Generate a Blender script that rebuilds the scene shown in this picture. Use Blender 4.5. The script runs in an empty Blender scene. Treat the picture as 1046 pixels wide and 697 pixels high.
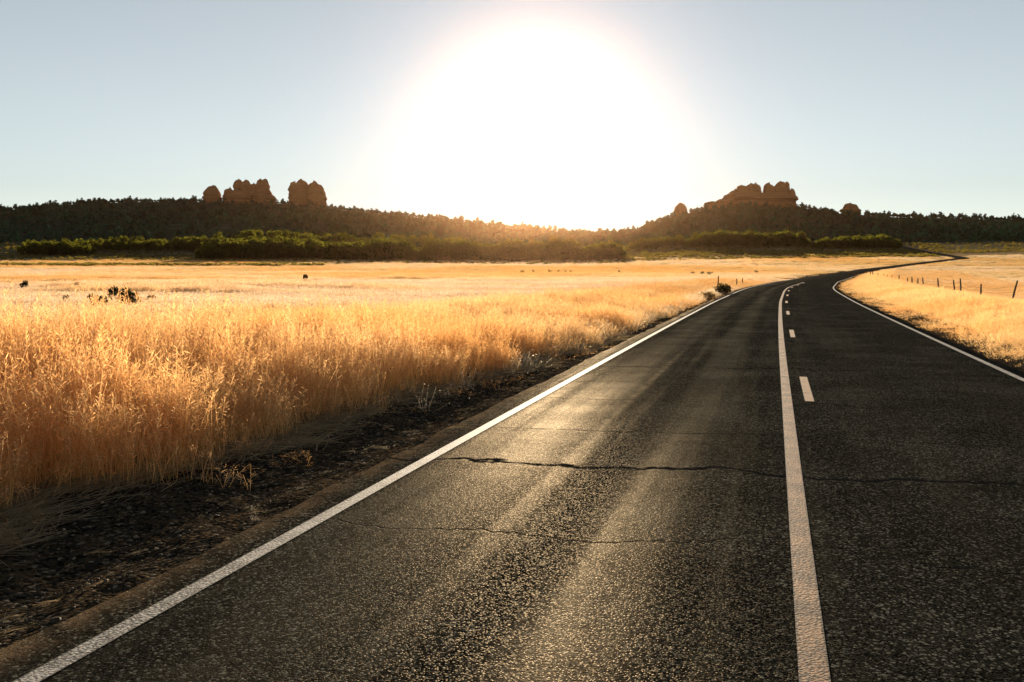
import bpy, math, random
import numpy as np
from mathutils import Vector

random.seed(7)
RNG = np.random.default_rng(11)
S = bpy.context.scene
COL = S.collection
F, CX, HY, CAMZ = 1017.0, 523.0, 273.0, 1.77      # focal length in photo pixels, principal column, horizon row, eye height
SUN_EL, SUN_U = math.radians(7.8), 0.024

# ------------------------------------------------------------------ numeric helpers
def _hash(ix, iy, seed):
    n = (ix.astype(np.int64) * 374761393 + iy.astype(np.int64) * 668265263 + seed * 1442695041) & 0xFFFFFFFF
    n = ((n ^ (n >> 13)) * 1274126177) & 0xFFFFFFFF
    return ((n ^ (n >> 16)) & 0xFFFF) / 65535.0

def vnoise(x, y, seed=0):
    x = np.asarray(x, float); y = np.asarray(y, float)
    x0 = np.floor(x); y0 = np.floor(y)
    fx = x - x0; fy = y - y0
    fx = fx * fx * (3 - 2 * fx); fy = fy * fy * (3 - 2 * fy)
    a = _hash(x0, y0, seed); b = _hash(x0 + 1, y0, seed)
    c = _hash(x0, y0 + 1, seed); d = _hash(x0 + 1, y0 + 1, seed)
    return (a + (b - a) * fx) * (1 - fy) + (c + (d - c) * fx) * fy

def fbm(x, y, seed=0, octv=4):
    t = 0.0; a = 0.5; s = 0.0
    for o in range(octv):
        t = t + a * vnoise(np.asarray(x) * 2 ** o + 17.3 * o, np.asarray(y) * 2 ** o + 9.1 * o, seed + o)
        s += a; a *= 0.5
    return t / s

def sstep(a, b, x):
    t = np.clip((np.asarray(x, float) - a) / (b - a), 0, 1)
    return t * t * (3 - 2 * t)

# ------------------------------------------------------------------ road centre line (x as a function of y)
RY = np.array([-400, -40, 0, 4.3, 9.7, 13.2, 17.8, 25.7, 33.6, 51.4, 75, 88, 124, 168, 257, 350, 450, 500, 545, 590, 640, 700, 800], float)
RX = np.array([-104, -10.2, 0.215, 1.338, 2.745, 3.68, 4.87, 6.96, 9.06, 13.85, 20.5, 24.4, 36.6, 53, 86, 125, 178, 214, 246, 262, 275, 287, 300], float)
_yy = np.arange(-400, 801, 1.0)
_xx = np.interp(_yy, RY, RX)
for _w, _rep in ((9, 2),):
    for _ in range(_rep):
        _p = np.pad(_xx, _w // 2, mode='reflect', reflect_type='odd')
        _xx = np.convolve(_p, np.ones(_w) / _w, 'valid')
_sl = np.gradient(_xx, _yy)
_ss = np.concatenate([[0], np.cumsum(np.hypot(np.diff(_xx), np.diff(_yy)))])
_ss -= np.interp(0, _yy, _ss)
def road_x(y): return np.interp(y, _yy, _xx)
def road_lat(x, y):
    return (np.asarray(x) - road_x(y)) / np.sqrt(1 + np.interp(y, _yy, _sl) ** 2)
def road_pt(y, lat):
    k = np.interp(y, _yy, _sl); n = np.sqrt(1 + k * k)
    return road_x(y) + lat / n, np.asarray(y) - lat * k / n

# ------------------------------------------------------------------ terrain
TX = np.array([-500, 0, 100, 200, 300, 400, 500, 600, 650, 690, 740, 770, 810, 850, 900, 960, 1046, 1500], float)
TROWS = [  # depth, picture row of the ground at each column
    (300, [278, 278, 278, 278, 278, 278, 278, 278, 278, 278, 278, 278, 278, 278, 277.6, 277, 276.5, 276]),
    (450, [273, 273, 273, 273, 273, 273, 273, 273, 272.5, 272, 272, 272, 272, 272, 271.5, 269.5, 267.5, 266]),
    (600, [267, 267, 267, 267, 267, 268, 268, 268, 267, 266, 265, 264.5, 264, 263.5, 263, 262.3, 260, 258]),
    (700, [260, 261, 261, 262, 263, 264, 264.5, 265, 261, 258, 257, 257, 257, 257, 257, 257, 255, 253]),
    (800, [249, 249, 250, 250, 251, 253, 255, 256, 253, 250, 249, 249, 249, 249, 249, 249, 248, 246]),
    (1700, [222, 218, 208, 204, 205.5, 219, 232, 242, 238, 222, 211.5, 207.5, 208.5, 215, 219, 222, 226, 232]),
    (1950, [235, 235, 232, 230, 230, 236, 246, 252, 250, 240, 234, 232, 232, 235, 238, 240, 242, 246]),
]
TD = np.array([150.0] + [d for d, _ in TROWS] + [2600.0])
TZ = np.zeros((len(TD), len(TX)))
for _i, (_d, _row) in enumerate(TROWS):
    TZ[_i + 1] = CAMZ + (HY - np.array(_row)) / F * _d
TZ[-1] = 5.0
TU = (TX - CX) / F
def terrain(x, y):
    x = np.asarray(x, float); y = np.asarray(y, float)
    ys = np.maximum(y, 1.0)
    u = np.clip(x / ys, TU[0], TU[-1])
    yw = ys * (1 + 0.05 * np.sin(x / 160.0 + 1.0) * sstep(800, 1500, ys))
    z = np.zeros(np.broadcast(x, y).shape)
    # smooth in u by linear interpolation, in depth by smoothed linear interpolation
    prev = None
    cols = [np.interp(u, TU, TZ[i]) for i in range(len(TD))]
    for i in range(len(TD) - 1):
        t = np.clip((yw - TD[i]) / (TD[i + 1] - TD[i]), 0, 1)
        if i == len(TD) - 2 or i == len(TD) - 3: t = t * t * (3 - 2 * t)
        m = (yw >= TD[i]) & (yw < TD[i + 1])
        z = np.where(m, cols[i] + (cols[i + 1] - cols[i]) * t, z)
    z = np.where(yw >= TD[-1], cols[-1], z)
    amp = sstep(640, 1000, ys) * 4.0
    z = z + amp * (fbm(x / 70.0, y / 110.0, 3, 4) - 0.5)
    z = z + 0.5 * sstep(200, 400, ys) * (fbm(x / 30.0, y / 30.0, 5, 3) - 0.5) * sstep(6, 25, np.abs(road_lat(x, y)))
    z = z - 0.42 * sstep(8, 15, road_lat(x, y)) * sstep(20, 45, ys) * sstep(300, 180, ys)
    # small relief of the near fields
    z = z + 0.22 * (fbm(x / 9.0, y / 9.0, 8, 3) - 0.5) * sstep(7, 16, np.abs(road_lat(x, y)))
    return z
def ground_z(x, y):
    a = np.abs(road_lat(x, y))
    return terrain(x, y) - 0.34 * (1 - sstep(6.2, 9.5, a))

def at_px(px, depth):
    return (px - CX) / F * depth
def z_px(py, depth):
    return CAMZ + (HY - py) / F * depth

# ------------------------------------------------------------------ mesh helpers
def mesh_from(name, V, Q, cols=None, uv=None, smooth=False):
    """V (n,3); Q list/array of faces, tris or quads mixed as (m,4) with -1 for tris."""
    V = np.asarray(V, np.float32); Q = np.asarray(Q, np.int64)
    me = bpy.data.meshes.new(name)
    me.vertices.add(len(V)); me.vertices.foreach_set('co', V.ravel())
    if Q.shape[1] == 4:
        tri = Q[:, 3] < 0
        cnt = np.where(tri, 3, 4)
        flat = Q.ravel(); flat = flat[flat >= 0]
    else:
        cnt = np.full(len(Q), 3); flat = Q.ravel()
    start = np.concatenate([[0], np.cumsum(cnt)[:-1]])
    me.loops.add(len(flat)); me.loops.foreach_set('vertex_index', flat.astype(np.int32))
    me.polygons.add(len(Q)); me.polygons.foreach_set('loop_start', start.astype(np.int32))
    me.polygons.foreach_set('loop_total', cnt.astype(np.int32))
    if smooth:
        me.polygons.foreach_set('use_smooth', np.ones(len(Q), bool))
    if cols is not None:
        a = me.attributes.new('tint', 'FLOAT_COLOR', 'POINT')
        c = np.ones((len(V), 4), np.float32); c[:, :3] = cols
        a.data.foreach_set('color', c.ravel())
    if uv is not None:
        l = me.uv_layers.new(name='UVMap')
        l.data.foreach_set('uv', np.asarray(uv, np.float32)[flat].ravel())
    me.update(calc_edges=True)
    return me

def link(name, data, mat=None, parent=None):
    o = bpy.data.objects.new(name, data); COL.objects.link(o)
    if mat is not None:
        data.materials.clear(); data.materials.append(mat)
    if parent is not None: o.parent = parent
    return o

def tag(o, label=None, cat=None, group=None, kind=None):
    if label: o['label'] = label
    if cat: o['category'] = cat
    if group: o['group'] = group
    if kind: o['kind'] = kind
    return o

def empty(name, loc, rz=0.0, scale=1.0):
    o = bpy.data.objects.new(name, None); COL.objects.link(o)
    o.empty_display_size = 0.2
    o.location = loc; o.rotation_euler = (0, 0, rz); o.scale = (scale,) * 3
    return o

def copy_tree(root, loc, rz, scale):
    r = root.copy(); COL.objects.link(r)
    r.location = loc; r.rotation_euler = (0, 0, rz); r.scale = scale if hasattr(scale, '__len__') else (scale,) * 3
    for ch in list(root.children):
        c = ch.copy(); COL.objects.link(c); c.parent = r
    return r

def grid_faces(n, m, wrap=False):
    i = np.arange(n - 1)[:, None]; j = np.arange(m - (0 if wrap else 1))[None, :]
    a = i * m + j; b = i * m + (j + 1) % m
    return np.stack([a, b, b + m, a + m], -1).reshape(-1, 4)

class Geo:
    """collects vertices, quads and tints"""
    def __init__(s): s.V = []; s.Q = []; s.C = []; s.n = 0
    def add(s, V, Q, C):
        V = np.asarray(V, float); Q = np.asarray(Q, int)
        if Q.shape[1] == 3: Q = np.concatenate([Q, np.full((len(Q), 1), -1)], 1)
        s.V.append(V); s.Q.append(np.where(Q >= 0, Q + s.n, -1))
        C = np.asarray(C, float)
        if C.ndim == 1: C = np.repeat(C[None], len(V), 0)
        s.C.append(C); s.n += len(V)
    def arrays(s): return np.concatenate(s.V), np.concatenate(s.Q), np.concatenate(s.C)
    def mesh(s, name, smooth=False):
        V, Q, C = s.arrays(); return mesh_from(name, V, Q, C, smooth=smooth)
    def tube(s, pts, radii, col, n=6):
        pts = np.asarray(pts, float); V = []
        for i, p in enumerate(pts):
            d = pts[min(i + 1, len(pts) - 1)] - pts[max(i - 1, 0)]
            d = d / (np.linalg.norm(d) + 1e-9)
            a = np.cross(d, [0.31, 0.9, 0.2]); a /= np.linalg.norm(a); b = np.cross(d, a)
            for k in range(n):
                t = 2 * math.pi * k / n
                V.append(p + radii[i] * (math.cos(t) * a + math.sin(t) * b))
        Q = grid_faces(len(pts), n, True)
        V.append(pts[-1]); top = len(V) - 1; base = (len(pts) - 1) * n
        cap = np.array([[base + k, base + (k + 1) % n, top, -1] for k in range(n)])
        s.add(V, np.concatenate([Q, cap]), col)
    def ribbon(s, pts, widths, side, cols):
        pts = np.asarray(pts, float); side = np.asarray(side, float); w = np.asarray(widths, float)[:, None]
        V = np.stack([pts - side * w / 2, pts + side * w / 2], 1).reshape(-1, 3)
        n = len(pts)
        Q = np.array([[2 * i, 2 * i + 1, 2 * i + 3, 2 * i + 2] for i in range(n - 1)])
        C = np.repeat(np.asarray(cols, float), 2, 0) if np.asarray(cols).ndim == 2 else cols
        s.add(V, Q, C)
    def cards(s, P, size, rng, col, colvar=0.2, asp=(0.5, 1.0)):
        """random small leaf faces (bent quads) at the points P"""
        n = len(P)
        a = rng.normal(size=(n, 3)); a /= np.linalg.norm(a, axis=1)[:, None]
        b = rng.normal(size=(n, 3)); b -= a * (a * b).sum(1)[:, None]; b /= np.linalg.norm(b, axis=1)[:, None]
        sz = np.asarray(size) * rng.uniform(0.6, 1.3, n)
        l = (sz)[:, None]; w = (sz * rng.uniform(asp[0], asp[1], n))[:, None]
        V = np.stack([P - a * l / 2, P + b * w / 2, P + a * l / 2, P - b * w / 2], 1).reshape(-1, 3)
        Q = np.arange(4 * n).reshape(n, 4)
        c = np.asarray(col)[None] * (1 + colvar * rng.normal(size=(n, 1)))
        s.add(V, Q, np.clip(np.repeat(c, 4, 0), 0.004, 1))

# ------------------------------------------------------------------ materials
def new_mat(name):
    m = bpy.data.materials.new(name); m.use_nodes = True
    nt = m.node_tree; nt.nodes.clear()
    out = nt.nodes.new('ShaderNodeOutputMaterial')
    return m, nt, out
def N(nt, typ, **kw):
    n = nt.nodes.new(typ)
    for k, v in kw.items():
        if k.startswith('i_'):
            n.inputs[k[2:].replace('_', ' ')].default_value = v
        else: setattr(n, k, v)
    return n
def math_n(nt, op, a, b=None, c=None, clamp=False):
    n = nt.nodes.new('ShaderNodeMath'); n.operation = op; n.use_clamp = clamp
    for i, v in enumerate((a, b, c)):
        if v is None: continue
        if isinstance(v, (int, float)): n.inputs[i].default_value = v
        else: nt.links.new(v, n.inputs[i])
    return n.outputs[0]
def mix_c(nt, fac, a, b, mode='MIX'):
    n = nt.nodes.new('ShaderNodeMix'); n.data_type = 'RGBA'; n.blend_type = mode; n.clamp_factor = True
    for s, v in ((n.inputs[0], fac), (n.inputs[6], a), (n.inputs[7], b)):
        if isinstance(v, (int, float)): s.default_value = v
        elif isinstance(v, tuple): s.default_value = (*v, 1)
        else: nt.links.new(v, s)
    return n.outputs[2]
def ramp(nt, fac, a, b, smooth=True):
    n = nt.nodes.new('ShaderNodeMapRange'); n.interpolation_type = 'SMOOTHSTEP' if smooth else 'LINEAR'
    nt.links.new(fac, n.inputs[0]); n.inputs[1].default_value = a; n.inputs[2].default_value = b
    return n.outputs[0]
def noise(nt, vec, scale, detail=3, rough=0.5):
    n = N(nt, 'ShaderNodeTexNoise'); n.inputs['Scale'].default_value = scale
    n.inputs['Detail'].default_value = detail; n.inputs['Roughness'].default_value = rough
    if vec is not None: nt.links.new(vec, n.inputs['Vector'])
    return n.outputs[0]

def leaf_mat(name, trans=0.5, instancer=False, gloss=0.0, tcol=(1, 1, 1)):
    """thin leaves or stems: light passes through"""
    m, nt, out = new_mat(name)
    a = N(nt, 'ShaderNodeAttribute', attribute_name='tint')
    col = a.outputs['Color']
    if instancer:
        b = N(nt, 'ShaderNodeAttribute', attribute_name='pcol', attribute_type='INSTANCER')
        col = mix_c(nt, 1.0, col, b.outputs['Color'], 'MULTIPLY')
    d = N(nt, 'ShaderNodeBsdfDiffuse'); t = N(nt, 'ShaderNodeBsdfTranslucent')
    nt.links.new(col, d.inputs['Color'])
    nt.links.new(mix_c(nt, 1.0, col, tcol, 'MULTIPLY'), t.inputs['Color'])
    mx = N(nt, 'ShaderNodeMixShader'); mx.inputs[0].default_value = trans
    nt.links.new(d.outputs[0], mx.inputs[1]); nt.links.new(t.outputs[0], mx.inputs[2])
    last = mx.outputs[0]
    if gloss > 0:
        g = N(nt, 'ShaderNodeBsdfGlossy'); g.inputs['Roughness'].default_value = 0.45
        m2 = N(nt, 'ShaderNodeMixShader'); m2.inputs[0].default_value = gloss
        nt.links.new(last, m2.inputs[1]); nt.links.new(g.outputs[0], m2.inputs[2]); last = m2.outputs[0]
    nt.links.new(last, out.inputs[0])
    return m

def bark_mat(name, col):
    m, nt, out = new_mat(name)
    tc = N(nt, 'ShaderNodeTexCoord')
    n1 = noise(nt, tc.outputs['Object'], 18, 4)
    p = N(nt, 'ShaderNodeBsdfPrincipled'); p.inputs['Roughness'].default_value = 0.9; p.inputs['Specular IOR Level'].default_value = 0.0
    nt.links.new(mix_c(nt, n1, tuple(c * 0.55 for c in col), tuple(c * 1.4 for c in col)), p.inputs['Base Color'])
    bp = N(nt, 'ShaderNodeBump'); bp.inputs['Strength'].default_value = 0.6
    nt.links.new(n1, bp.inputs['Height']); nt.links.new(bp.outputs[0], p.inputs['Normal'])
    nt.links.new(p.outputs[0], out.inputs[0])
    return m

M_GRASS = leaf_mat('dry_grass', 0.78, True, 0.02, (1.04, 0.98, 0.88))
M_FOL = leaf_mat('scrub_foliage', 0.35, False, 0.0, (1.25, 1.15, 0.45))
M_FOLI = leaf_mat('scrub_foliage_scatter', 0.5, True, 0.0, (5.8, 4.5, 1.4))
M_WOOD = leaf_mat('juniper_foliage', 0.18, False, 0.0, (1.1, 1.1, 0.6))
M_BARK = bark_mat('grey_bark', (0.10, 0.075, 0.055))
M_POST = bark_mat('weathered_post', (0.13, 0.10, 0.075))

def rock_mat():
    m, nt, out = new_mat('red_sandstone')
    g = N(nt, 'ShaderNodeNewGeometry')
    sep = N(nt, 'ShaderNodeSeparateXYZ'); nt.links.new(g.outputs['Position'], sep.inputs[0])
    n0 = noise(nt, g.outputs['Position'], 0.12, 4)
    zz = math_n(nt, 'ADD', math_n(nt, 'MULTIPLY', sep.outputs[2], 0.55), math_n(nt, 'MULTIPLY', n0, 1.6))
    cb = N(nt, 'ShaderNodeCombineXYZ'); nt.links.new(zz, cb.inputs[2])
    band = noise(nt, cb.outputs[0], 1.3, 3)
    n1 = noise(nt, g.outputs['Position'], 0.6, 5, 0.65)
    c = mix_c(nt, ramp(nt, band, 0.35, 0.65), (0.24, 0.095, 0.038), (0.42, 0.185, 0.078))
    c = mix_c(nt, ramp(nt, n1, 0.55, 0.75), c, (0.16, 0.075, 0.045))
    p = N(nt, 'ShaderNodeBsdfPrincipled'); p.inputs['Roughness'].default_value = 0.92; p.inputs['Specular IOR Level'].default_value = 0.0
    nt.links.new(c, p.inputs['Base Color'])
    bp = N(nt, 'ShaderNodeBump'); bp.inputs['Strength'].default_value = 0.8; bp.inputs['Distance'].default_value = 1.0
    nt.links.new(math_n(nt, 'ADD', n1, band), bp.inputs['Height']); nt.links.new(bp.outputs[0], p.inputs['Normal'])
    nt.links.new(p.outputs[0], out.inputs[0])
    return m
M_ROCK = rock_mat()

def ground_mat():
    m, nt, out = new_mat('field_soil')
    g = N(nt, 'ShaderNodeNewGeometry')
    a = N(nt, 'ShaderNodeAttribute', attribute_name='tint')
    n1 = noise(nt, g.outputs['Position'], 3.0, 6, 0.65)
    n2 = noise(nt, g.outputs['Position'], 0.15, 4)
    c = mix_c(nt, 1.0, a.outputs['Color'], mix_c(nt, n1, (0.55, 0.52, 0.48), (1.45, 1.42, 1.4)), 'MULTIPLY')
    c = mix_c(nt, math_n(nt, 'MULTIPLY', ramp(nt, n2, 0.45, 0.7), 0.5), c, mix_c(nt, 1.0, c, (0.72, 0.66, 0.58), 'MULTIPLY'))
    p = N(nt, 'ShaderNodeBsdfPrincipled'); p.inputs['Roughness'].default_value = 0.95
    p.inputs['Specular IOR Level'].default_value = 0.0
    nt.links.new(c, p.inputs['Base Color'])
    bp = N(nt, 'ShaderNodeBump'); bp.inputs['Strength'].default_value = 0.7; bp.inputs['Distance'].default_value = 0.05
    nt.links.new(n1, bp.inputs['Height']); nt.links.new(bp.outputs[0], p.inputs['Normal'])
    nt.links.new(p.outputs[0], out.inputs[0])
    return m

CRACKS = [(10.7, 0.016, 0.75), (15.4, 0.02, 0.5), (6.35, 0.014, 0.75), (8.72, 0.042, 1.0), (13.3, 0.02, 0.55), (17.9, 0.035, 0.8), (20.6, 0.03, 0.6), (27.5, 0.06, 0.8), (37, 0.08, 0.7), (49, 0.12, 0.7), (64, 0.16, 0.6)]
def asphalt_mat():
    m, nt, out = new_mat('worn_asphalt')
    uv = N(nt, 'ShaderNodeUVMap'); uv.uv_map = 'UVMap'
    sp = N(nt, 'ShaderNodeSeparateXYZ'); nt.links.new(uv.outputs[0], sp.inputs[0])
    u, v = sp.outputs[0], sp.outputs[1]
    vec = uv.outputs[0]
    agg = N(nt, 'ShaderNodeTexVoronoi'); agg.inputs['Scale'].default_value = 115; nt.links.new(vec, agg.inputs['Vector'])
    agg2 = N(nt, 'ShaderNodeTexVoronoi'); agg2.inputs['Scale'].default_value = 72; nt.links.new(vec, agg2.inputs['Vector'])
    stone = N(nt, 'ShaderNodeSeparateColor'); nt.links.new(agg.outputs['Color'], stone.inputs[0])
    stone2 = N(nt, 'ShaderNodeSeparateColor'); nt.links.new(agg2.outputs['Color'], stone2.inputs[0])
    fine = noise(nt, vec, 180, 2)
    big = noise(nt, vec, 0.55, 5, 0.6)
    mid = noise(nt, vec, 4.0, 4, 0.6)
    # streaks along the driving direction
    mp = N(nt, 'ShaderNodeMapping'); mp.inputs['Scale'].default_value = (2.4, 0.07, 1); mp.inputs['Location'].default_value = (3.3, 7.7, 0); nt.links.new(vec, mp.inputs['Vector'])
    streak = noise(nt, mp.outputs[0], 1.0, 5, 0.62)
    mp2 = N(nt, 'ShaderNodeMapping'); mp2.inputs['Scale'].default_value = (0.35, 1.5, 1); nt.links.new(vec, mp2.inputs['Vector'])
    cross = noise(nt, mp2.outputs[0], 1.0, 5, 0.62)
    # polished, dusty wheel paths
    def path(c, w):
        d = math_n(nt, 'ABSOLUTE', math_n(nt, 'SUBTRACT', u, c))
        n = nt.nodes.new('ShaderNodeMapRange'); n.interpolation_type = 'SMOOTHSTEP'
        nt.links.new(d, n.inputs[0]); n.inputs[1].default_value = w; n.inputs[2].default_value = 0.0
        return n.outputs[0]
    wp = math_n(nt, 'ADD', math_n(nt, 'ADD', path(-2.55, 0.7), path(-1.05, 0.5)), math_n(nt, 'MULTIPLY', math_n(nt, 'ADD', path(1.35, 0.7), path(2.85, 0.7)), 0.55), clamp=True)
    wear_glare = math_n(nt, 'ADD', math_n(nt, 'MULTIPLY', wp, 0.46), math_n(nt, 'MULTIPLY', ramp(nt, streak, 0.42, 0.72), 0.45))
    wear_glare = math_n(nt, 'MULTIPLY', wear_glare, math_n(nt, 'ADD', math_n(nt, 'MULTIPLY', ramp(nt, cross, 0.32, 0.72), 0.36), 0.64), clamp=True)
    left = N(nt, 'ShaderNodeMapRange'); nt.links.new(u, left.inputs[0])
    left.inputs[1].default_value = 1.5; left.inputs[2].default_value = -1.5; left.inputs[3].default_value = 0.16
    wear_glare = math_n(nt, 'MULTIPLY', wear_glare, left.outputs[0])
    wear_glare = math_n(nt, 'MULTIPLY', wear_glare, math_n(nt, 'ADD', 0.42, math_n(nt, 'MULTIPLY', ramp(nt, v, 4.0, 10.0), 0.58)))  # wear tint thinned at the near end, painting in the sun glare's fade
    c = mix_c(nt, ramp(nt, stone.outputs[0], 0.25, 1.0, False), (0.004, 0.004, 0.003), (0.038, 0.038, 0.032))
    light = ramp(nt, stone2.outputs[1], 0.80, 0.95)
    c = mix_c(nt, math_n(nt, 'MULTIPLY', light, 0.8), c, (0.19, 0.185, 0.15))
    c = mix_c(nt, math_n(nt, 'MULTIPLY', wear_glare, 0.50), c, mix_c(nt, fine, (0.070, 0.064, 0.046), (0.37, 0.31, 0.20)))
    c = mix_c(nt, ramp(nt, big, 0.62, 0.4), c, mix_c(nt, 1.0, c, (0.62, 0.62, 0.62), 'MULTIPLY'))
    c = mix_c(nt, math_n(nt, 'MULTIPLY', ramp(nt, mid, 0.55, 0.75), 0.2), c, (0.062, 0.062, 0.050))
    scr = math_n(nt, 'ADD', math_n(nt, 'MULTIPLY', path(-1.24, 0.13), math_n(nt, 'MULTIPLY', ramp(nt, v, 4.4, 5.6), ramp(nt, v, 10.5, 8.0))), math_n(nt, 'MULTIPLY', path(-2.05, 0.10), math_n(nt, 'MULTIPLY', ramp(nt, v, 9.0, 12.0), ramp(nt, v, 24.0, 17.0))))
    scr = math_n(nt, 'MULTIPLY', scr, ramp(nt, math_n(nt, 'ADD', math_n(nt, 'MULTIPLY', fine, 0.5), math_n(nt, 'MULTIPLY', mid, 0.5)), 0.40, 0.60))
    c = mix_c(nt, math_n(nt, 'MULTIPLY', scr, 0.7), c, (0.34, 0.27, 0.17))
    # dusty brown edge outside the white line
    ed = N(nt, 'ShaderNodeMapRange'); ed.interpolation_type = 'SMOOTHSTEP'; nt.links.new(u, ed.inputs[0])
    ed.inputs[1].default_value = -3.42; ed.inputs[2].default_value = -3.75; ed.inputs[4].default_value = 0.75
    c = mix_c(nt, math_n(nt, 'MULTIPLY', ed.outputs[0], ramp(nt, mid, 0.3, 0.6)), c, mix_c(nt, stone.outputs[1], (0.035, 0.026, 0.018), (0.21, 0.145, 0.085)))
    # transverse cracks, wandering
    wob = noise(nt, vec, 0.9, 4, 0.6)
    wob2 = noise(nt, vec, 9.0, 3, 0.6)
    crack = None
    for k, (s0, w, st) in enumerate(CRACKS):
        off = math_n(nt, 'ADD', math_n(nt, 'MULTIPLY', math_n(nt, 'SUBTRACT', wob, 0.5), 0.55 + 0.2 * k), math_n(nt, 'MULTIPLY', math_n(nt, 'SUBTRACT', wob2, 0.5), 0.09))
        d = math_n(nt, 'ABSOLUTE', math_n(nt, 'SUBTRACT', math_n(nt, 'ADD', v, off), s0))
        n = N(nt, 'ShaderNodeMapRange'); nt.links.new(d, n.inputs[0]); n.inputs[1].default_value = w * 1.6; n.inputs[2].default_value = w * 0.5
        n.inputs[4].default_value = st
        crack = n.outputs[0] if crack is None else math_n(nt, 'MAXIMUM', crack, n.outputs[0])
    # one long crack along the lane
    dl = math_n(nt, 'ABSOLUTE', math_n(nt, 'ADD', math_n(nt, 'SUBTRACT', u, 2.05), math_n(nt, 'MULTIPLY', math_n(nt, 'SUBTRACT', wob, 0.5), 1.2)))
    nl = N(nt, 'ShaderNodeMapRange'); nt.links.new(dl, nl.inputs[0]); nl.inputs[1].default_value = 0.02; nl.inputs[2].default_value = 0.006; nl.inputs[4].default_value = 0.5
    crack = math_n(nt, 'MAXIMUM', crack, math_n(nt, 'MULTIPLY', nl.outputs[0], ramp(nt, big, 0.5, 0.6)))
    c = mix_c(nt, crack, c, (0.012, 0.012, 0.012))
    hh = math_n(nt, 'ADD', math_n(nt, 'MULTIPLY', agg.outputs['Distance'], -1.0), math_n(nt, 'MULTIPLY', fine, 0.25))
    hh = math_n(nt, 'SUBTRACT', hh, math_n(nt, 'MULTIPLY', agg2.outputs['Distance'], 0.9))
    hh = math_n(nt, 'SUBTRACT', hh, math_n(nt, 'MULTIPLY', crack, 3.0))
    bp = N(nt, 'ShaderNodeBump'); bp.inputs['Strength'].default_value = 0.55; bp.inputs['Distance'].default_value = 0.004
    nt.links.new(hh, bp.inputs['Height'])
    df = N(nt, 'ShaderNodeBsdfDiffuse'); nt.links.new(c, df.inputs['Color']); nt.links.new(bp.outputs[0], df.inputs['Normal'])
    bg2 = N(nt, 'ShaderNodeBump'); bg2.inputs['Strength'].default_value = 0.4; bg2.inputs['Distance'].default_value = 0.004; nt.links.new(hh, bg2.inputs['Height'])
    gl = N(nt, 'ShaderNodeBsdfGlossy'); nt.links.new(bg2.outputs[0], gl.inputs['Normal'])
    gl.inputs['Color'].default_value = (1, 0.86, 0.65, 1)
    nt.links.new(math_n(nt, 'SUBTRACT', 0.46, math_n(nt, 'MULTIPLY', wear_glare, 0.06)), gl.inputs['Roughness'])
    amt = math_n(nt, 'ADD', math_n(nt, 'MULTIPLY', wear_glare, 0.025), math_n(nt, 'MULTIPLY', ramp(nt, stone.outputs[2], 0.65, 1.0), 0.024))
    amt = math_n(nt, 'MULTIPLY', amt, math_n(nt, 'SUBTRACT', 1.0, crack))
    ms = N(nt, 'ShaderNodeMixShader'); nt.links.new(amt, ms.inputs[0])
    nt.links.new(df.outputs[0], ms.inputs[1]); nt.links.new(gl.outputs[0], ms.inputs[2])
    nt.links.new(ms.outputs[0], out.inputs[0])
    return m

def paint_mat(name, col, wear_amt, cen, hw):
    m, nt, out = new_mat(name)
    uv = N(nt, 'ShaderNodeUVMap'); uv.uv_map = 'UVMap'
    vec = uv.outputs[0]
    agg = N(nt, 'ShaderNodeTexVoronoi'); agg.inputs['Scale'].default_value = 62; nt.links.new(vec, agg.inputs['Vector'])
    n1 = noise(nt, vec, 55, 3, 0.6); n2 = noise(nt, vec, 3, 4, 0.6)
    mask = ramp(nt, math_n(nt, 'ADD', math_n(nt, 'MULTIPLY', n1, 0.7), math_n(nt, 'MULTIPLY', n2, 0.35)), 0.62 - wear_amt, 0.74 - wear_amt)
    sp = N(nt, 'ShaderNodeSeparateXYZ'); nt.links.new(vec, sp.inputs[0])
    ed = math_n(nt, 'ABSOLUTE', math_n(nt, 'SUBTRACT', sp.outputs[0], cen))
    rag = noise(nt, vec, 28, 4, 0.7)
    edge = ramp(nt, math_n(nt, 'ADD', ed, math_n(nt, 'MULTIPLY', math_n(nt, 'SUBTRACT', rag, 0.5), 0.05)), hw - 0.012, hw - 0.004)
    mask = math_n(nt, 'MAXIMUM', mask, edge)
    c = mix_c(nt, n2, tuple(x * 0.8 for x in col), tuple(min(x * 1.1, 0.85) for x in col))
    c = mix_c(nt, math_n(nt, 'MULTIPLY', mask, 0.9), c, (0.05, 0.043, 0.035))
    p = N(nt, 'ShaderNodeBsdfPrincipled'); p.inputs['Roughness'].default_value = 0.75; p.inputs['Specular IOR Level'].default_value = 0.08
    nt.links.new(c, p.inputs['Base Color'])
    bp = N(nt, 'ShaderNodeBump'); bp.inputs['Strength'].default_value = 0.8; bp.inputs['Distance'].default_value = 0.003
    nt.links.new(math_n(nt, 'MULTIPLY', agg.outputs['Distance'], -1.0), bp.inputs['Height']); nt.links.new(bp.outputs[0], p.inputs['Normal'])
    nt.links.new(p.outputs[0], out.inputs[0])
    return m

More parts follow.
